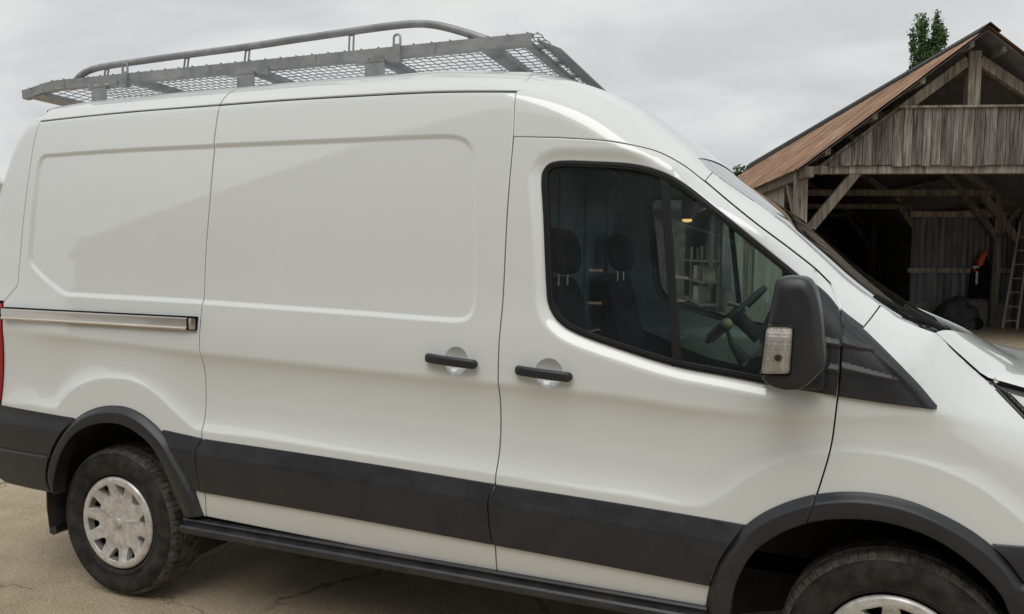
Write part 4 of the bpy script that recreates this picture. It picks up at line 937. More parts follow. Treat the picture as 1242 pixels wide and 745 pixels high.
# ---------------------------------------------------------------- roof rack
rack=thing_part('roof_rack',van,(.5,0,2.45),False)
YR=.62
def railz(x): return 2.487+.0*(x)-.035*sstep((-.72-x)/.28)
for s in (-1,1):
    xs=[-.975,-.9,-.82,-.74,-.66,-.3,.3,.9,1.5,1.925]
    mb=MB()
    for x0,x1 in zip(xs[:-1],xs[1:]):
        mb.beam((x0,s*YR,railz(x0)),(x1+.002,s*YR,railz(x1)),.004,.046)
        mb.beam((x0,s*(YR-.02),railz(x0)+.021),(x1+.002,s*(YR-.02),railz(x1)+.021),.038,.004)
        mb.beam((x0,s*(YR-.02),railz(x0)-.021),(x1+.002,s*(YR-.02),railz(x1)-.021),.038,.004)
    mb.build('side_rail',RACK,rack)
for x,wd in ((-.90,.15),(-.19,.085),(.52,.07),(1.215,.07),(1.73,.075),(1.905,.035)):
    z=railz(x)-.012
    mb=MB(); mb.box((x,0,z),(wd,2*YR-.01,.020)); mb.box((x-wd/2,0,z+.012),(.004,2*YR-.01,.03)); mb.build('crossbar',RACK,rack)
# expanded steel deck
mb=MB(); x=-.93; zt_=2.512
xs=np.arange(-.93,1.955,.043); ys=np.arange(-YR+.03,YR,.050)
for i,x in enumerate(xs):
    z=railz(x)+.025
    pts=[(x+(.004 if j%2 else -.004),y,z) for j,y in enumerate(np.arange(-YR+.004,YR,.050))]
    mb.tube(pts,.0024,4,caps=True)
for j,y in enumerate(ys):
    pts=[(x,y+(.004 if i%2 else -.004),railz(x)+.0265) for i,x in enumerate(xs)]
    mb.tube(pts,.0023,4)
dk=mb.build('mesh_deck',RACKM,rack); tag(dk,kind='stuff')
mb=MB()
for i,x in enumerate(xs):
    if i%2==0: mb.box((x,-YR+.006,railz(x)+.026),(.008,.006,.008),Matrix.Rotation(.5,3,'Y'))
tag(mb.build('mesh_edge',RACKM,rack),kind='stuff')
# front wind deflector
mb=MB(); mb.beam((1.950,-YR+.015,2.487),(1.950,YR-.015,2.487),.004,.012)
mb.loft([[(1.948,-YR+.01,2.488),(2.045,-YR+.03,2.446),(2.045,-YR+.03,2.442),(1.948,-YR+.01,2.484)],[(1.948,YR-.01,2.488),(2.045,YR-.03,2.446),(2.045,YR-.03,2.442),(1.948,YR-.01,2.484)]])
mb.build('wind_deflector',RACK,rack)
mb=MB()
for y in np.linspace(-.5,.5,5): mb.box((1.94,y,2.484),(.06,.025,.012))
mb.build('deflector_bracket',RACK,rack)
# feet bolted to the roof
for x in (-.385,.533,1.222):
    for s in (-1,1):
        z=railz(x)
        mb=MB(); mb.box((x,s*(YR+.006),z-.028),(.22 if x>0 else .20,.007,.036)); mb.box((x,s*(YR+.03),z-.085),(.098,.006,.105),Matrix.Rotation(R(0),3,'X')); mb.box((x,s*(YR+.02),z-.040),(.098,.03,.006)); mb.box((x,s*(YR+.0),z-.128),(.098,.10,.012))
        ft_=mb.build('mounting_foot',RACK,rack)
        b=MB()
        for dx in (-.035,.035): b.tube([(x+dx,s*(YR+.008),z-.030),(x+dx,s*(YR+.019),z-.030)],.010,6)
        b.build('bolt',CHROME,rack)
# tie-down hooks
for x in (-.232,1.318):
    z=railz(x); mb=MB(); mb.box((x,-YR-.008,z-.002),(.036,.012,.062)); mb.box((x,-YR-.012,z-.040),(.046,.03,.016))
    mb.tube([(x-.016,-YR-.006,z+.02),(x-.016,-YR-.006,z+.058),(x-.010,-YR-.006,z+.068),(x,-YR-.006,z+.071),(x+.010,-YR-.006,z+.068),(x+.016,-YR-.006,z+.058),(x+.016,-YR-.006,z+.02)],.0055,8); mb.build('tie_down_hook',RACK,rack,40)
# hand rail hoop with slotted uprights
hp_=[(-.61,2.495),(-.59,2.513),(-.555,2.534),(-.50,2.550),(-.44,2.558),(-.381,2.562),(-.1,2.570),(.132,2.575),(.504,2.582),(.8,2.592),(1.047,2.599),(1.25,2.604),(1.377,2.603),(1.44,2.597),(1.495,2.586),(1.56,2.567),(1.61,2.55),(1.66,2.532),(1.704,2.514),(1.74,2.498)]
hc=catmull(hp_,.03); mb=MB(); mb.tube([(a,-.60,b) for a,b in hc],.0165,12); mb.build('hand_rail',RACK,rack,60)
for x,dx in ((-.382,-.010),(.141,-.010),(.506,-.008),(1.075,-.003)):
    zt2=float(np.interp(x,hc[:,0],hc[:,1])); zb=railz(x)+.02
    mb=MB()
    for q in (-.011,.011): mb.beam((x+dx+q,-.60,zb),(x-dx*.3+q,-.60,zt2-.008),.005,.008,up=(0,1,0))
    mb.beam((x+dx-.012,-.60,zb+.004),(x+dx+.012,-.60,zb+.004),.006,.008); mb.beam((x-.012,-.60,zt2-.014),(x+.012,-.60,zt2-.014),.006,.012)
    mb.build('rail_upright',RACK,rack)

# the carrier sits slightly askew on its feet: the far side is set back and a little lower
for o in rack.children:
    for v in o.data.vertices:
        k=v.co.y+YR; v.co.x-=.040*k; v.co.z-=.020*k
    o.data.update()
# ---------------------------------------------------------------- ground
def f_ground(t,b):
    q=NT(t); v=q.coord(); n=q.noise(v,.35,5,.6); n2=q.noise(v,3.5,6,.65); n3=q.noise(v,130,3,.7); n4=q.noise(v,38,4,.7)
    base=q.ramp(n2,[(.3,(.33,.262,.178)),(.5,(.425,.345,.245)),(.72,(.50,.42,.31))])
    base=q.mix(n,base,q.mix(.5,base,(.37,.31,.23)))
    sp=q.ramp(n3,[(.36,(.42,.41,.40)),(.5,(1,1,1)),(.64,(1.38,1.34,1.26))]); base=q.mix(.85,base,sp,'MULTIPLY')
    sp=q.ramp(n4,[(.3,(.72,.70,.66)),(.55,(1.02,1.02,1.02))]); base=q.mix(.6,base,sp,'MULTIPLY')
    # hairline cracks
    d=q.n('VectorMath',operation='MULTIPLY_ADD'); nv=q.n('TexNoise'); nv.inputs['Scale'].default_value=2.2; nv.inputs['Detail'].default_value=6; nv.inputs['Roughness'].default_value=.6; q.l(v,nv.inputs['Vector'])
    q.l(nv.outputs['Color'],d.inputs[0]); d.inputs[1].default_value=(.55,.55,0); q.l(v,d.inputs[2])
    vo=q.n('TexVoronoi',feature='DISTANCE_TO_EDGE'); vo.inputs['Scale'].default_value=.62; q.l(d.outputs[0],vo.inputs['Vector'])
    m=q.n('MapRange'); q.l(vo.outputs['Distance'],m.inputs[0]); m.inputs[1].default_value=.0015; m.inputs[2].default_value=.007; m.inputs[3].default_value=1; m.inputs[4].default_value=0
    mk=q.ramp(q.noise(v,1.1,3),[(.42,(0,0,0)),(.55,(1,1,1))]); mm=q.n('Math',operation='MULTIPLY'); q.l(m.outputs[0],mm.inputs[0]); q.l(mk,mm.inputs[1])
    base=q.mix(mm.outputs[0],base,(.19,.145,.10)); q.l(base,b.inputs['Base Color'])
    h=q.n('Math',operation='SUBTRACT'); q.l(n3,h.inputs[0]); q.l(mm.outputs[0],h.inputs[1]); q.bump(h.outputs[0],.5,.006,b)
GROUND=mat('worn_concrete_yard',(.3,.25,.18),.95,spec=.2,build=f_ground)
ax=np.r_[-600,-120,-40,np.arange(-20,40,2.0),60,120,600]; ay=np.r_[-600,-120,-40,-20,np.arange(-12,40,.8),60,120,600]
def ground_z(x,y): return .15*sstep((y-5.5)/5.5)*sstep((x+8)/6)     # the yard lifts gently towards the barn floor
V=[(x,y,float(ground_z(x,y))) for y in ay for x in ax]; nx=len(ax)
F=[(j*nx+i,j*nx+i+1,(j+1)*nx+i+1,(j+1)*nx+i) for j in range(len(ay)-1) for i in range(nx-1)]
tag(mesh_np('ground',V,F,GROUND,smooth=True),kind='structure')

# loose grit and small stones on the yard
def grit():
    V=[];F=[]
    for i in range(2600):
        x=rng.uniform(-3.2,5.5); y=rng.uniform(-2.9,1.2) if i%3 else rng.uniform(1.2,9); r=rng.uniform(.002,.006) if rng.random()<.93 else rng.uniform(.006,.013)
        z=float(ground_z(np.array(x),np.array(y))); a=rng.uniform(0,6.28); k=len(V)
        for d in ((1,0,0),(.2,.9,0),(-.9,.3,0),(-.3,-.8,0),(.1,0,.75)):
            ca,sa=math.cos(a),math.sin(a); j=rng.uniform(.7,1.25)
            V.append((x+r*j*(d[0]*ca-d[1]*sa),y+r*j*(d[0]*sa+d[1]*ca),z+.0005+r*j*d[2]))
        F+= [(k,k+1,k+4),(k+1,k+2,k+4),(k+2,k+3,k+4),(k+3,k,k+4)]
    tag(mesh_np('gravel',V,F,m_noisecol('grit',(.20,.165,.125),(.50,.44,.36),9,.95)),kind='stuff')
grit()
# ---------------------------------------------------------------- weathered barn
def f_wood(c0,c1,c2):
    def f(t,b):
        q=NT(t); oi=q.n('ObjectInfo'); co=q.n('TexCoord'); mp=q.n('Mapping'); mp.inputs['Scale'].default_value=(9,9,.55); q.l(co.outputs['Object'],mp.inputs[0])
        ad=q.n('VectorMath',operation='ADD'); sc=q.n('VectorMath',operation='SCALE'); cb_=q.n('CombineXYZ'); 
        for i in range(3): q.l(oi.outputs['Random'],cb_.inputs[i])
        q.l(cb_.outputs[0],sc.inputs[0]); sc.inputs['Scale'].default_value=37; q.l(mp.outputs[0],ad.inputs[0]); q.l(sc.outputs[0],ad.inputs[1])
        n=q.noise(ad.outputs[0],3.2,6,.65,.6); n2=q.noise(ad.outputs[0],.9,3)
        a=q.ramp(n,[(.32,c0),(.5,c1),(.68,c2)]); k=q.ramp(oi.outputs['Random'],[(0,(.62,.60,.58)),(.5,(.95,.95,.95)),(1,(1.25,1.22,1.18))])
        a=q.mix(1,a,k,'MULTIPLY'); m=q.ramp(n2,[(.35,(.6,.58,.55)),(.6,(1,1,1))]); a=q.mix(.8,a,m,'MULTIPLY')
        q.l(a,b.inputs['Base Color']); q.bump(n,.6,.012,b)
    return f
WOOD=mat('grey_weathered_wood',(.2,.17,.15),.9,spec=.15,build=f_wood((.05,.046,.043),(.18,.168,.155),(.34,.322,.295)))
BEAMW=mat('old_beam_wood',(.2,.17,.14),.9,spec=.15,build=f_wood((.085,.076,.067),(.225,.205,.178),(.36,.335,.295)))
def f_rust(t,b):
    q=NT(t); co=q.n('TexCoord'); oi=q.n('ObjectInfo')
    mp=q.n('Mapping'); mp.inputs['Scale'].default_value=(.55,4.5,.55); q.l(co.outputs['Object'],mp.inputs[0])
    n=q.noise(mp.outputs[0],2.2,6,.65,.4); mp2=q.n('Mapping'); mp2.inputs['Scale'].default_value=(.6,.6,.6); q.l(co.outputs['Object'],mp2.inputs[0]); n2=q.noise(mp2.outputs[0],1.6,5,.7)
    a=q.ramp(n,[(.34,(.07,.040,.026)),(.45,(.23,.128,.077)),(.56,(.34,.212,.138)),(.68,(.52,.41,.31))])
    k=q.ramp(n2,[(.3,(.7,.66,.62)),(.65,(1.1,1.08,1.05))]); a=q.mix(.9,a,k,'MULTIPLY')
    q.l(a,b.inputs['Base Color']); q.bump(n,.3,.01,b)
RUST=mat('rusty_roof_iron',(.22,.1,.05),.8,spec=.25,build=f_rust)
TIN=m_noisecol('grey_wall_iron',(.17,.165,.155),(.42,.405,.38),2.2,.6,(5,5,.5),metal=.0,detail=6)
PTIN=m_noisecol('dull_blue_grey_iron',(.06,.064,.074),(.165,.17,.185),2.2,.6,(5,5,.5),detail=6)
RIDGE=m_noisecol('tarred_ridge',(.012,.011,.011),(.03,.027,.026),5,.8)
BLOCK=m_noisecol('rough_block',(.14,.125,.105),(.24,.22,.19),6,.95,bump=.5,bd=.02)
DARKTIN=m_noisecol('dark_iron',(.10,.105,.12),(.16,.165,.18),5,.7)
barn=thing('barn','open timber barn with grey plank gable and a long rusty corrugated roof','barn',(5.186,11.21,.15),R(15.6))
def bpart(mb,name,m,par=None,sm=None): return mb.build(name,m,par or barn,sm,ws=False)
GZ=-.15
XC=-.17; ZA=5.02; SL=.785      # ridge position, ridge underside height, slope
def roofz(x): return ZA-SL*abs(x-XC)
XL,XR=-2.775,3.05; YD=19.6
# posts along both sides
for k,y in enumerate((.09,4.9,9.8,14.7,19.4)):
    for x in (XL,XR):
        bpart(MB().box((x,y,1.38),(.19,.18,3.02),Matrix.Rotation(R(.5*(1 if k%2 else -1)),3,'Y'),.012),'post',BEAMW)
# tie beams, rafters, king posts, braces of every truss
for y in (.09,4.9,9.8,14.7,19.4):
    bpart(MB().beam((XL-.09,y,2.92),(XR+.09,y,2.93),.15,.13,bev=.01),'tie_beam',BEAMW)
    bpart(MB().beam((XC+.0,y,3.86),(XC-.005,y,4.80),.19,.18,up=(0,1,0),bev=.01),'king_post',BEAMW)
    bpart(MB().beam((XC-.09,y+.02,4.72),(XL+.2,y+.02,2.62+.0),.13,.16,up=(0,1,0),bev=.01) if False else MB().beam((XC-.09,y+.02,4.66),(-2.5,y+.02,4.66-SL*2.24),.16,.13,up=(0,1,0),bev=.01),'rafter',BEAMW)
    bpart(MB().beam((XC+.09,y+.02,4.66),(2.72,y+.02,4.66-SL*2.46),.16,.13,up=(0,1,0),bev=.01),'rafter',BEAMW)
    for x,d in ((XL,1),(XR,-1)):
        bpart(MB().beam((x+d*.08,y-.0,1.86),(x+d*.86,y,2.88),.15,.13,up=(0,1,0),bev=.01),'brace',BEAMW)
    if y>1:
        bpart(MB().beam((XC-.05,y+.3,3.98),(XC-.75,y+.3,4.45),.10,.10,up=(0,1,0)),'strut',BEAMW)
        bpart(MB().beam((XC+.05,y+.3,3.98),(XC+.75,y+.3,4.45),.10,.10,up=(0,1,0)),'strut',BEAMW)
# wall plates and side braces
for x in (XL,XR):
    bpart(MB().beam((x,-.42,2.84+.0),(x,YD,2.90),.14,.16,bev=.01),'wall_plate',BEAMW)
    for y in (.2,5.0,9.9): bpart(MB().beam((x,y,2.0),(x,y+.85,2.84),.11,.11),'side_brace',BEAMW)
# gable boards
bpart(MB().beam((-2.6,.0,3.875),(2.7,.0,3.875),.03,.05),'gable_rail',BEAMW) if False else None
x=XL-.02; i=0
while x<XR+.02:
    w=random.uniform(.125,.19); xa,xb=x,min(x+w-.008,XR+.05)
    top=lambda u: min(3.90+random.uniform(-.004,.004),roofz(u)-.26)
    za,zb=top(xa),top(xb); bot=2.985+random.uniform(-.018,.012); yy=-.03+random.uniform(-.010,.010); tw=random.uniform(-.008,.008)
    if max(za,zb)>bot+.06:
        za=max(za,bot+.02); zb=max(zb,bot+.02)
        mb=MB(); P=[(xa,bot),(xb,bot+random.uniform(-.01,.01)),(xb-random.uniform(0,.006),zb),(xa+random.uniform(0,.006),za)]
        f=[mb.bm.verts.new((u,yy+(tw if k in (1,2) else 0),v)) for k,(u,v) in enumerate(P)]; bk=[mb.bm.verts.new((u,yy+.024,v)) for u,v in P]
        mb.bm.faces.new(f); mb.bm.faces.new(bk[::-1])
        for k in range(4): mb.bm.faces.new((f[k],bk[k],bk[(k+1)%4],f[(k+1)%4]))
        bpart(mb,'gable_board',WOOD)
    x+=w; i+=1
bpart(MB().beam((-1.32,-.035,3.915),(2.0,-.035,3.915),.07,.035),'gable_rail',BEAMW)
# corrugated roof sheets, one object each
def roofsheet(side,y0,y1):
    n=13; ridge=XC; xe=(XL-.16) if side<0 else (XR+.18)
    L=[]; us=np.linspace(y0,y1,n); V=[];F=[]
    for r in range(3):
        x=ridge+(xe-ridge)*r/2
        for k,u in enumerate(us): V.append((x,u,roofz(x)+.05+.018*(k%2)+random.uniform(-.004,.004)))
    nn=len(V)
    for r in range(2):
        for k in range(n-1): q=(r*n+k,r*n+k+1,(r+1)*n+k+1,(r+1)*n+k); F.append(q)
    V+= [(a,b,c-.006) for a,b,c in V]; F+=[tuple(nn+i for i in f[::-1]) for f in F]
    mesh_np('roof_sheet',V,F,RUST,barn,ws=False)
y=-.42
while y<YD+.2:
    for s in (-1,1): roofsheet(s,y,y+.86)
    y+=.84
# dark lining added under the sheets to deepen the shade there
for s,e in ((-1,XL-.08),(1,XR+.1)):
    mb=MB(); xs_=[XC,XC+(e-XC)*.5,e]; mb.loft([[(x,-.36,roofz(x)+.012) for x in xs_]+[(x,-.36,roofz(x)-.006) for x in xs_[::-1]],[(x,YD+.05,roofz(x)+.012) for x in xs_]+[(x,YD+.05,roofz(x)-.006) for x in xs_[::-1]]]); bpart(mb,'shade_lining',DARKTIN)
# ridge cap and barge edges
mb=MB(); 
for s in (-1,1): mb.loft([[(XC,-.44,roofz(XC)+.105),(XC+s*.16,-.44,roofz(XC+.16)+.095),(XC+s*.16,-.44,roofz(XC+.16)+.08),(XC,-.44,roofz(XC)+.085)],[(XC,YD+.3,roofz(XC)+.26),(XC+s*.16,YD+.3,roofz(XC+.16)+.24),(XC+s*.16,YD+.3,roofz(XC+.16)+.08),(XC,YD+.3,roofz(XC)+.10)]])
bpart(mb,'ridge_cap',RIDGE)
for x in np.linspace(XL+.3,XC-.2,4):
    bpart(MB().beam((x,-.30,roofz(x)-.03),(x,YD,roofz(x)-.03),.08,.10),'purlin',BEAMW)
for x in np.linspace(XC+.3,XR-.3,4):
    bpart(MB().beam((x,-.30,roofz(x)-.03),(x,YD,roofz(x)-.03),.08,.10),'purlin',BEAMW)
# side and end walls
def tinwall(x,y0,y1,z0,z1,along='y',name='wall_sheet',m=TIN,n=12,amp=.022):
    us=np.linspace(y0,y1,n*2+1); V=[];F=[]
    for k,u in enumerate(us):
        o=amp*(.5 if k%2 else -.5)
        for z in (z0,z1): V.append((x+o,u,z) if along=='y' else (u,x+o,z))
    for k in range(len(us)-1): F.append((2*k,2*k+1,2*k+3,2*k+2))
    nn=len(V); V+= [(a+(.006 if along=='y' else 0),b+(0 if along=='y' else .006),c) for a,b,c in V]; F+=[tuple(nn+i for i in f[::-1]) for f in F]
    mesh_np(name,V,F,m,barn,ws=False)
for y in np.arange(1.9,YD-.5,2.19):
    tinwall(XL+.13,y,y+2.2,.55,2.84,'y','wall_sheet',TIN,14,.03)
    if not 4.5<y<9.5: tinwall(XR+.12,y,y+2.2,-.1,2.84,'y','wall_sheet',DARKTIN,6,.03)  # unseen bays left open to let daylight into the barn
bpart(MB().box((XL+.05,YD/2+.9,.2),(.22,YD-1.8,.72)),'base_wall',BLOCK)
tinwall(YD,XL-.1,XR+.3,-.1,3.0,'x','end_sheet',DARKTIN,18,.03)
mb=MB(); mb.prism([(XL-.1,2.9),(XR+.2,2.9),(XR+.2,2.55),(XR+.21,roofz(XR+.2)+.04),(XC,ZA+.04),(XL-.11,roofz(XL-.1)+.04)],1,YD+.06,YD+.1); bpart(mb,'end_gable',DARKTIN)
# partition at the back of the front bay
x=.80
for k,(xa,xb) in enumerate(((.80,1.76),(1.72,2.58),(2.46,3.08))):
    tinwall(5.06+.03*k,xa,xb,1.16+.02*k,2.42-.02*k,'x','partition_sheet',PTIN,7 if xb-xa>.6 else 3,.028)
    tinwall(5.035+.03*k,xa,xb,.42,1.22+.02*k,'x','partition_sheet',PTIN,7 if xb-xa>.6 else 3,.028)
bpart(MB().beam((.72,4.98,1.22),(3.05,4.98,1.24),.06,.11),'partition_rail',BEAMW)
bpart(MB().beam((.72,5.0,2.46),(3.05,5.0,2.46),.08,.12),'partition_rail',BEAMW)
bpart(MB().box((1.9,5.12,.19),(2.3,.22,.66)),'partition_base',BLOCK)
bpart(MB().box((2.52,4.93,1.5),(.15,.15,3.0)),'partition_post',BEAMW)
bpart(MB().beam((1.3,4.9,3.45),(2.52,4.9,1.95),.12,.12,up=(0,1,0)),'partition_brace',BEAMW)
bpart(MB().beam((2.52,4.9,2.0),(3.05,4.9,2.75),.10,.10,up=(0,1,0)),'partition_brace',BEAMW)
Mb=barn.matrix_basis.copy()
_bm=Matrix.Translation((5.186,11.21,.15))@Matrix.Rotation(R(15.6),4,'Z')
def inbarn(o,loc,rz=0): o.matrix_basis=_bm@Matrix.Translation(loc)@Matrix.Rotation(rz,4,'Z'); return o
def bthing(name,label,cat,loc,rz=0,group=None):
    o=thing(name,label,cat,(0,0,0),0,group); return inbarn(o,loc,rz)
LADW=m_noisecol('pale_ladder_wood',(.34,.31,.27),(.52,.48,.43),9,.85,(1,1,.3))
# ladder leaning beside the partition post
ld=bthing('ladder','tall grey wooden ladder leaning inside the barn by the corrugated partition','ladder',(2.62,4.35,0))
for s in (-1,1):
    MB().beam((s*.145-.0,0,0),(s*.10+.55,.62,2.7),.035,.06).build('stile',LADW,ld,ws=False)
for k in range(9):
    t=(k+.6)/9; MB().tube([(-.145+.595*t,.62*t,2.7*t),(.145+.505*t,.62*t,2.7*t)],.014,6).build('rung',LADW,ld,ws=False)
# orange red power tool hung on a dark board
REDP=m_noisecol('orange_red_casing',(.42,.055,.025),(.58,.10,.05),12,.4)
PALE=m_noisecol('pale_metal_bar',(.50,.46,.42),(.62,.58,.55),20,.4)
tl=bthing('power_tool','orange red power tool hanging against the grey corrugated sheets in the barn','tool',(2.10,4.86,1.30))
mb=MB(); mb.loft([[(.00,-.07,.02),(.10,-.07,.05),(.10,.07,.05),(.00,.07,.02)],[(.02,-.08,.16),(.15,-.08,.20),(.15,.08,.20),(.02,.08,.16)],[(.09,-.07,.30),(.19,-.07,.33),(.19,.07,.33),(.09,.07,.30)],[(.13,-.04,.36),(.18,-.04,.38),(.18,.04,.38),(.13,.04,.36)]]); mb.build('casing',REDP,tl,30,ws=False)
mb=MB(); mb.tube([(.06,0,.06),(-.02,0,.00),(-.03,0,-.07),(.05,0,-.09)],.022,8); mb.build('handle',REDP,tl,40,ws=False)
MB().box((-.02,-.03,.01),(.13,.06,.05),bev=.01).build('guard',PALE,tl,ws=False)
MB().box((.02,-.01,-.23),(.045,.02,.28),bev=.008).build('bar',PALE,tl,ws=False)
db=bthing('dark_sheet','unidentified dark apron hanging on a peg behind the orange red tool','sheet',(2.24,4.93,1.15))  # plain dark sheet for an unidentified dark shape by the tool
G=[]
for t in np.linspace(0,1,9):
    w=.10+.16*sstep(t*2); G.append([(u*w+.02*math.sin(3*t),-.02-.03*math.cos(u*4)*t,.42-t*.95) for u in np.linspace(-1,1,9)])
V=np.array(G).reshape(-1,3); F=[(i*9+j,i*9+j+1,(i+1)*9+j+1,(i+1)*9+j) for i in range(8) for j in range(8)]
ap=mesh_np('sheet_face',np.vstack([V,V+[0,.012,0]]),F+[tuple(81+k for k in f[::-1]) for f in F],DARK,db,smooth=True,ws=False)
# sheeted machine under a dark tarpaulin
TARP=m_noisecol('dark_tarpaulin',(.018,.019,.022),(.042,.043,.047),7,.75,bump=.5,bd=.03)
hp=bthing('sheeted_machine','low machine under a dark creased tarpaulin at the foot of the partition','machine',(1.52,4.35,-.0))
from mathutils import noise as mnoise
G=[];nu=44;nv=22
for j in range(nv):
    t=j/(nv-1)
    for i in range(nu):
        a=2*math.pi*i/nu; r=1-t**2.6*.999; rr=(abs(math.cos(a))**4+abs(math.sin(a))**4)**-.25
        px,py=.42*r*rr*math.cos(a),.32*r*rr*math.sin(a); pz=.62*(1-(1-t)**2.2)*(1-.18*(px>0.1)*1)+.10*math.sin(px*5+.6)*t
        k=mnoise.noise(Vector((px*4,py*4,pz*4)))*.06+.028*math.sin(a*11+pz*6)*(1-t)
        G.append((px*(1+k*2),py*(1+k*2),max(0,pz+k*.6)))
F=[(j*nu+i,j*nu+(i+1)%nu,(j+1)*nu+(i+1)%nu,(j+1)*nu+i) for j in range(nv-1) for i in range(nu)]
mesh_np('tarpaulin',G,F,TARP,hp,smooth=True,ws=False)
for x,y in ((.30,-.26),(-.28,-.26)): MB().tube([(x,y-.05,.13),(x,y+.05,.13)],.13,18).build('wheel',DARK,hp,40,ws=False)
# pale crates stacked along the outside of the side wall, seen through the cab windows
CRATE=m_noisecol('pale_crate',(.34,.31,.20),(.52,.48,.34),5,.7)
def crate(loc,size,label,rz=0,c=CRATE):
    o=bthing('crate',label,'crate',loc,rz,'crates along the barn side wall')
    w,d,h=size
    for s in (-1,1):
        MB().box((0,s*(d/2-.01),h/2),(w,.02,h)).build('side',c,o,ws=False); MB().box((s*(w/2-.01),0,h/2),(.02,d-.045,h-.006)).build('end',c,o,ws=False)
    MB().box((0,0,h-.05),(w-.045,d-.045,.02)).build('lid',c,o,ws=False)
shf=bthing('shelf_rack','dark timber shelf rack against the barn side wall','shelf',(XL-.45,10.2,-.15))
for z in (.35,.95,1.5): MB().box((0,0,z),(.5,5.0,.05)).build('shelf_board',BEAMW,shf,ws=False)
for yy in (-2.4,0,2.4):
    for xx in (-.22,.22): MB().box((xx,yy,.95),(.07,.07,1.9)).build('upright',BEAMW,shf,ws=False)
crate((XL-.45,9.6,-.15+.98),(.36,.8,.40),'pale crate on the middle shelf by the barn side wall')
crate((XL-.45,8.2,-.15+.98),(.36,.45,.34),'small pale crate on the middle shelf, nearer the barn front')
crate((XL-.45,9.4,-.15+.38),(.36,1.1,.42),'wide pale crate on the bottom shelf of the rack')
# ---------------------------------------------------------------- trees beyond the barn
def f_leaf(t,b):
    q=NT(t); n=q.noise(q.coord(),1.2,3); g=q.n('NewGeometry'); 
    a=q.ramp(n,[(.3,(.030,.062,.022)),(.55,(.065,.115,.042)),(.75,(.11,.17,.07))]); k=q.ramp(g.outputs['Random Per Island'],[(0,(.6,.6,.6)),(1,(1.35,1.3,1.2))])
    q.l(q.mix(1,a,k,'MULTIPLY'),b.inputs['Base Color'])
LEAF=mat('leaf',(.05,.09,.03),.6,spec=.3,build=f_leaf)
BARK=m_noisecol('bark',(.05,.04,.03),(.12,.10,.08),12,.95,(1,1,.3),bump=.6,bd=.02)
def tree(name,label,x,y,h,clumps,nleaf,ls,trunk_r):
    t=thing(name,label,'tree',(x,y,0))
    mb=MB(); top=h*.93; mb.tube([(0,0,0),(.05,.02,h*.3),(.0,.06,h*.6),(.03,0,top)],[trunk_r,trunk_r*.8,trunk_r*.5,.02],8)
    for c,r in clumps:
        z0=max(.2*h,c[2]-.25*h-.3*math.hypot(c[0],c[1])); mb.tube([(0,0,z0),(c[0]*.45,c[1]*.45,z0+(c[2]-z0)*.6),c],[trunk_r*.3,trunk_r*.2,.02],6)
    mb.build('trunk',BARK,t,40,ws=False)
    V=[];F=[]; wts=np.array([r[0]*r[1]*r[2] for _,r in clumps])**.67; wts/=wts.sum()
    for (c,r),w in zip(clumps,wts):
        n=int(nleaf*w); 
        sub=[rng.normal(size=3) for _ in range(max(6,n//70))]; sub=[s_/np.linalg.norm(s_)*rng.uniform(.45,1)for s_ in sub]
        for i in range(n):
            s_=sub[rng.integers(len(sub))]; p=np.array(c)+np.array(r)*(s_+rng.normal(size=3)*.17)
            d=rng.normal(size=3); d/=np.linalg.norm(d); u=np.cross(d,rng.normal(size=3)); u/=np.linalg.norm(u); L=ls*rng.uniform(.6,1.3)
            k=len(V); V+=[p-d*L,p+u*L*.5,p+d*L,p-u*L*.5]; F.append((k,k+1,k+2,k+3))
    me=mesh_np('crown',V,F,LEAF,t,ws=False); me['kind']='stuff'
    return t
tree('broadleaf_tree','tall leafy tree with a twin topped crown behind the barn roof',6.75,42,13.7,[((-.22,0,12.35),(.46,.7,1.25)),((.55,.1,12.5),(.46,.7,1.2)),((.1,.2,11.6),(.62,.8,.8)),((-.2,0,10.9),(.55,.9,1.0)),((.45,0,10.9),(.75,.9,1.1)),((0,0,9.0),(1.6,1.5,1.6)),((.2,.3,7.2),(2.0,1.8,1.6))],34000,.082,.22)
tree('bushy_tree','distant bushy green tree just showing left of the barn eaves',-2.2,45,6.6,[((0,0,5.6),(1.3,1.2,1.05)),((-1.2,.3,4.6),(1.5,1.3,1.3)),((1.2,0,4.7),(1.4,1.2,1.2)),((0,0,3.4),(2.2,1.8,1.5))],14000,.13,.2)
# ---------------------------------------------------------------- the big open shed on the camera's side of the yard (mirrored in the van's paint and glass)
shed=thing('farm_shed','large open fronted farm shed across the yard, mirrored in the white van panels','shed',(0,-11.2,0))
WALLD=m_noisecol('dark_board_wall',(.10,.09,.078),(.17,.155,.135),3,.9,(1,1,.3))
def sp(mb,name,m,par=None): return mb.build(name,m,par or shed,None,ws=False)
EX0,EX1,AX=-12.9,6.2,-3.3; EZ,AZ=3.7,9.25
x=EX0
while x<EX1:
    xa,xb=x,min(x+.55,EX1); zz=[EZ+(AZ-EZ)*(1-abs(u-AX)/((AX-EX0) if u<AX else (EX1-AX))) for u in (xa,xb)]
    b0=5.0 if -11<x<4.4 else 0
    if max(zz)<b0+.1: x+=.55; continue
    mb=MB(); mb.prism([(xa,b0),(xb-.02,b0),(xb-.02,max(b0+.1,zz[1])),(xa,max(b0+.1,zz[0]))],1,-.06,0); sp(mb,'front_board',WALLD); x+=.55
for s,e in ((-1,EX0),(1,EX1)):
    mb=MB(); mb.prism([(AX,AZ+.02),(e+s*.4,EZ-.22),(e+s*.4,EZ-.14),(AX,AZ+.12)],1,-14,.2); sp(mb,'roof_slope',RUST)
    sp(MB().box((e,-7,2.1),(.15,14,4.2)),'side_wall',WALLD)
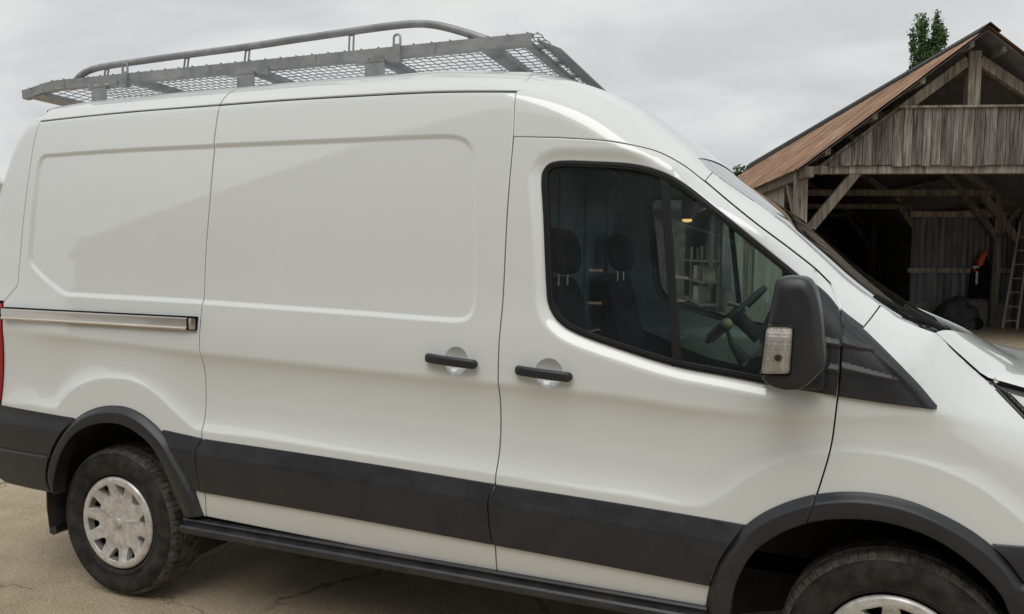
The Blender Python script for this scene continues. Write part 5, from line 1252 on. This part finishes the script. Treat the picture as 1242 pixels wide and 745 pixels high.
bw=MB(); bw.prism([(EX0,0),(EX1,0),(EX1,EZ-.1),(AX,AZ-.05),(EX0,EZ-.1)],1,-14,-13.85); sp(bw,'back_wall',WALLD)
for x in (-11,-7.3,-1.4,2.4,4.4): sp(MB().box((x,-.15,2.4),(.25,.25,4.8)),'post',BEAMW)
sp(MB().beam((-10.6,-.2,4.93),(4.4,-.2,4.93),.25,.22),'lintel',BEAMW)
LAMP=bpy.data.materials.new('tube_light'); LAMP.use_nodes=True; LAMP.node_tree.nodes['Principled BSDF'].inputs['Emission Color'].default_value=(1,.80,.42,1); LAMP.node_tree.nodes['Principled BSDF'].inputs['Emission Strength'].default_value=1.6
for i,(x,y,z) in enumerate(((-7.0,-2.0,4.62),(-1.3,-2.0,3.8),(.35,-2.0,3.72))):
    t=thing('strip_light',('leftmost of the lit strip lights hanging in the shed across the yard','middle one of the lit strip lights hanging in the shed across the yard','rightmost of the lit strip lights hanging in the shed across the yard')[i],'lamp',(x,-11.2+y,z),0,'strip lights in the shed')
    MB().box((0,0,.05),(.3,.09,.06)).build('fitting',TIN,t,ws=False); MB().tube([(-.14,0,0),(.14,0,0)],.016,8).build('tube',LAMP,t,60,ws=False)
    MB().tube([(0,0,.08),(0,0,.9)],.008,6).build('cord',RUBBER,t,ws=False)

# stone outbuilding left of the barn, seen only through the cab windows
STONE=m_noisecol('grey_brown_stone',(.10,.092,.078),(.20,.185,.16),4,.95,bump=.8,bd=.05)
ob=thing('stone_outbuilding','low grey brown stone outbuilding seen through the cab windows','building',(-5.6,25,0))
MB().box((0,0,1.55),(8.4,6,3.1)).build('wall',STONE,ob,ws=False)
mb=MB(); mb.prism([(-3.3,3.02),(0,4.35),(3.3,3.02),(3.3,3.12),(0,4.47),(-3.3,3.12)],0,-4.4,4.4); mb.build('roof',RIDGE,ob,ws=False)
mb=MB(); mb.prism([(-3,3.1),(3,3.1),(0,4.3)],0,-4.18,4.18); mb.build('gable',STONE,ob,ws=False)
for x in (-2.4,1.6):
    f_=MB().box((x,-3.02,1.0),(1.1,.08,2.0)).build('door',WALLD,ob,ws=False); MB().box((x+.4,-3.08,1.0),(.04,.05,.14)).build('handle',RUSTM,f_,ws=False)
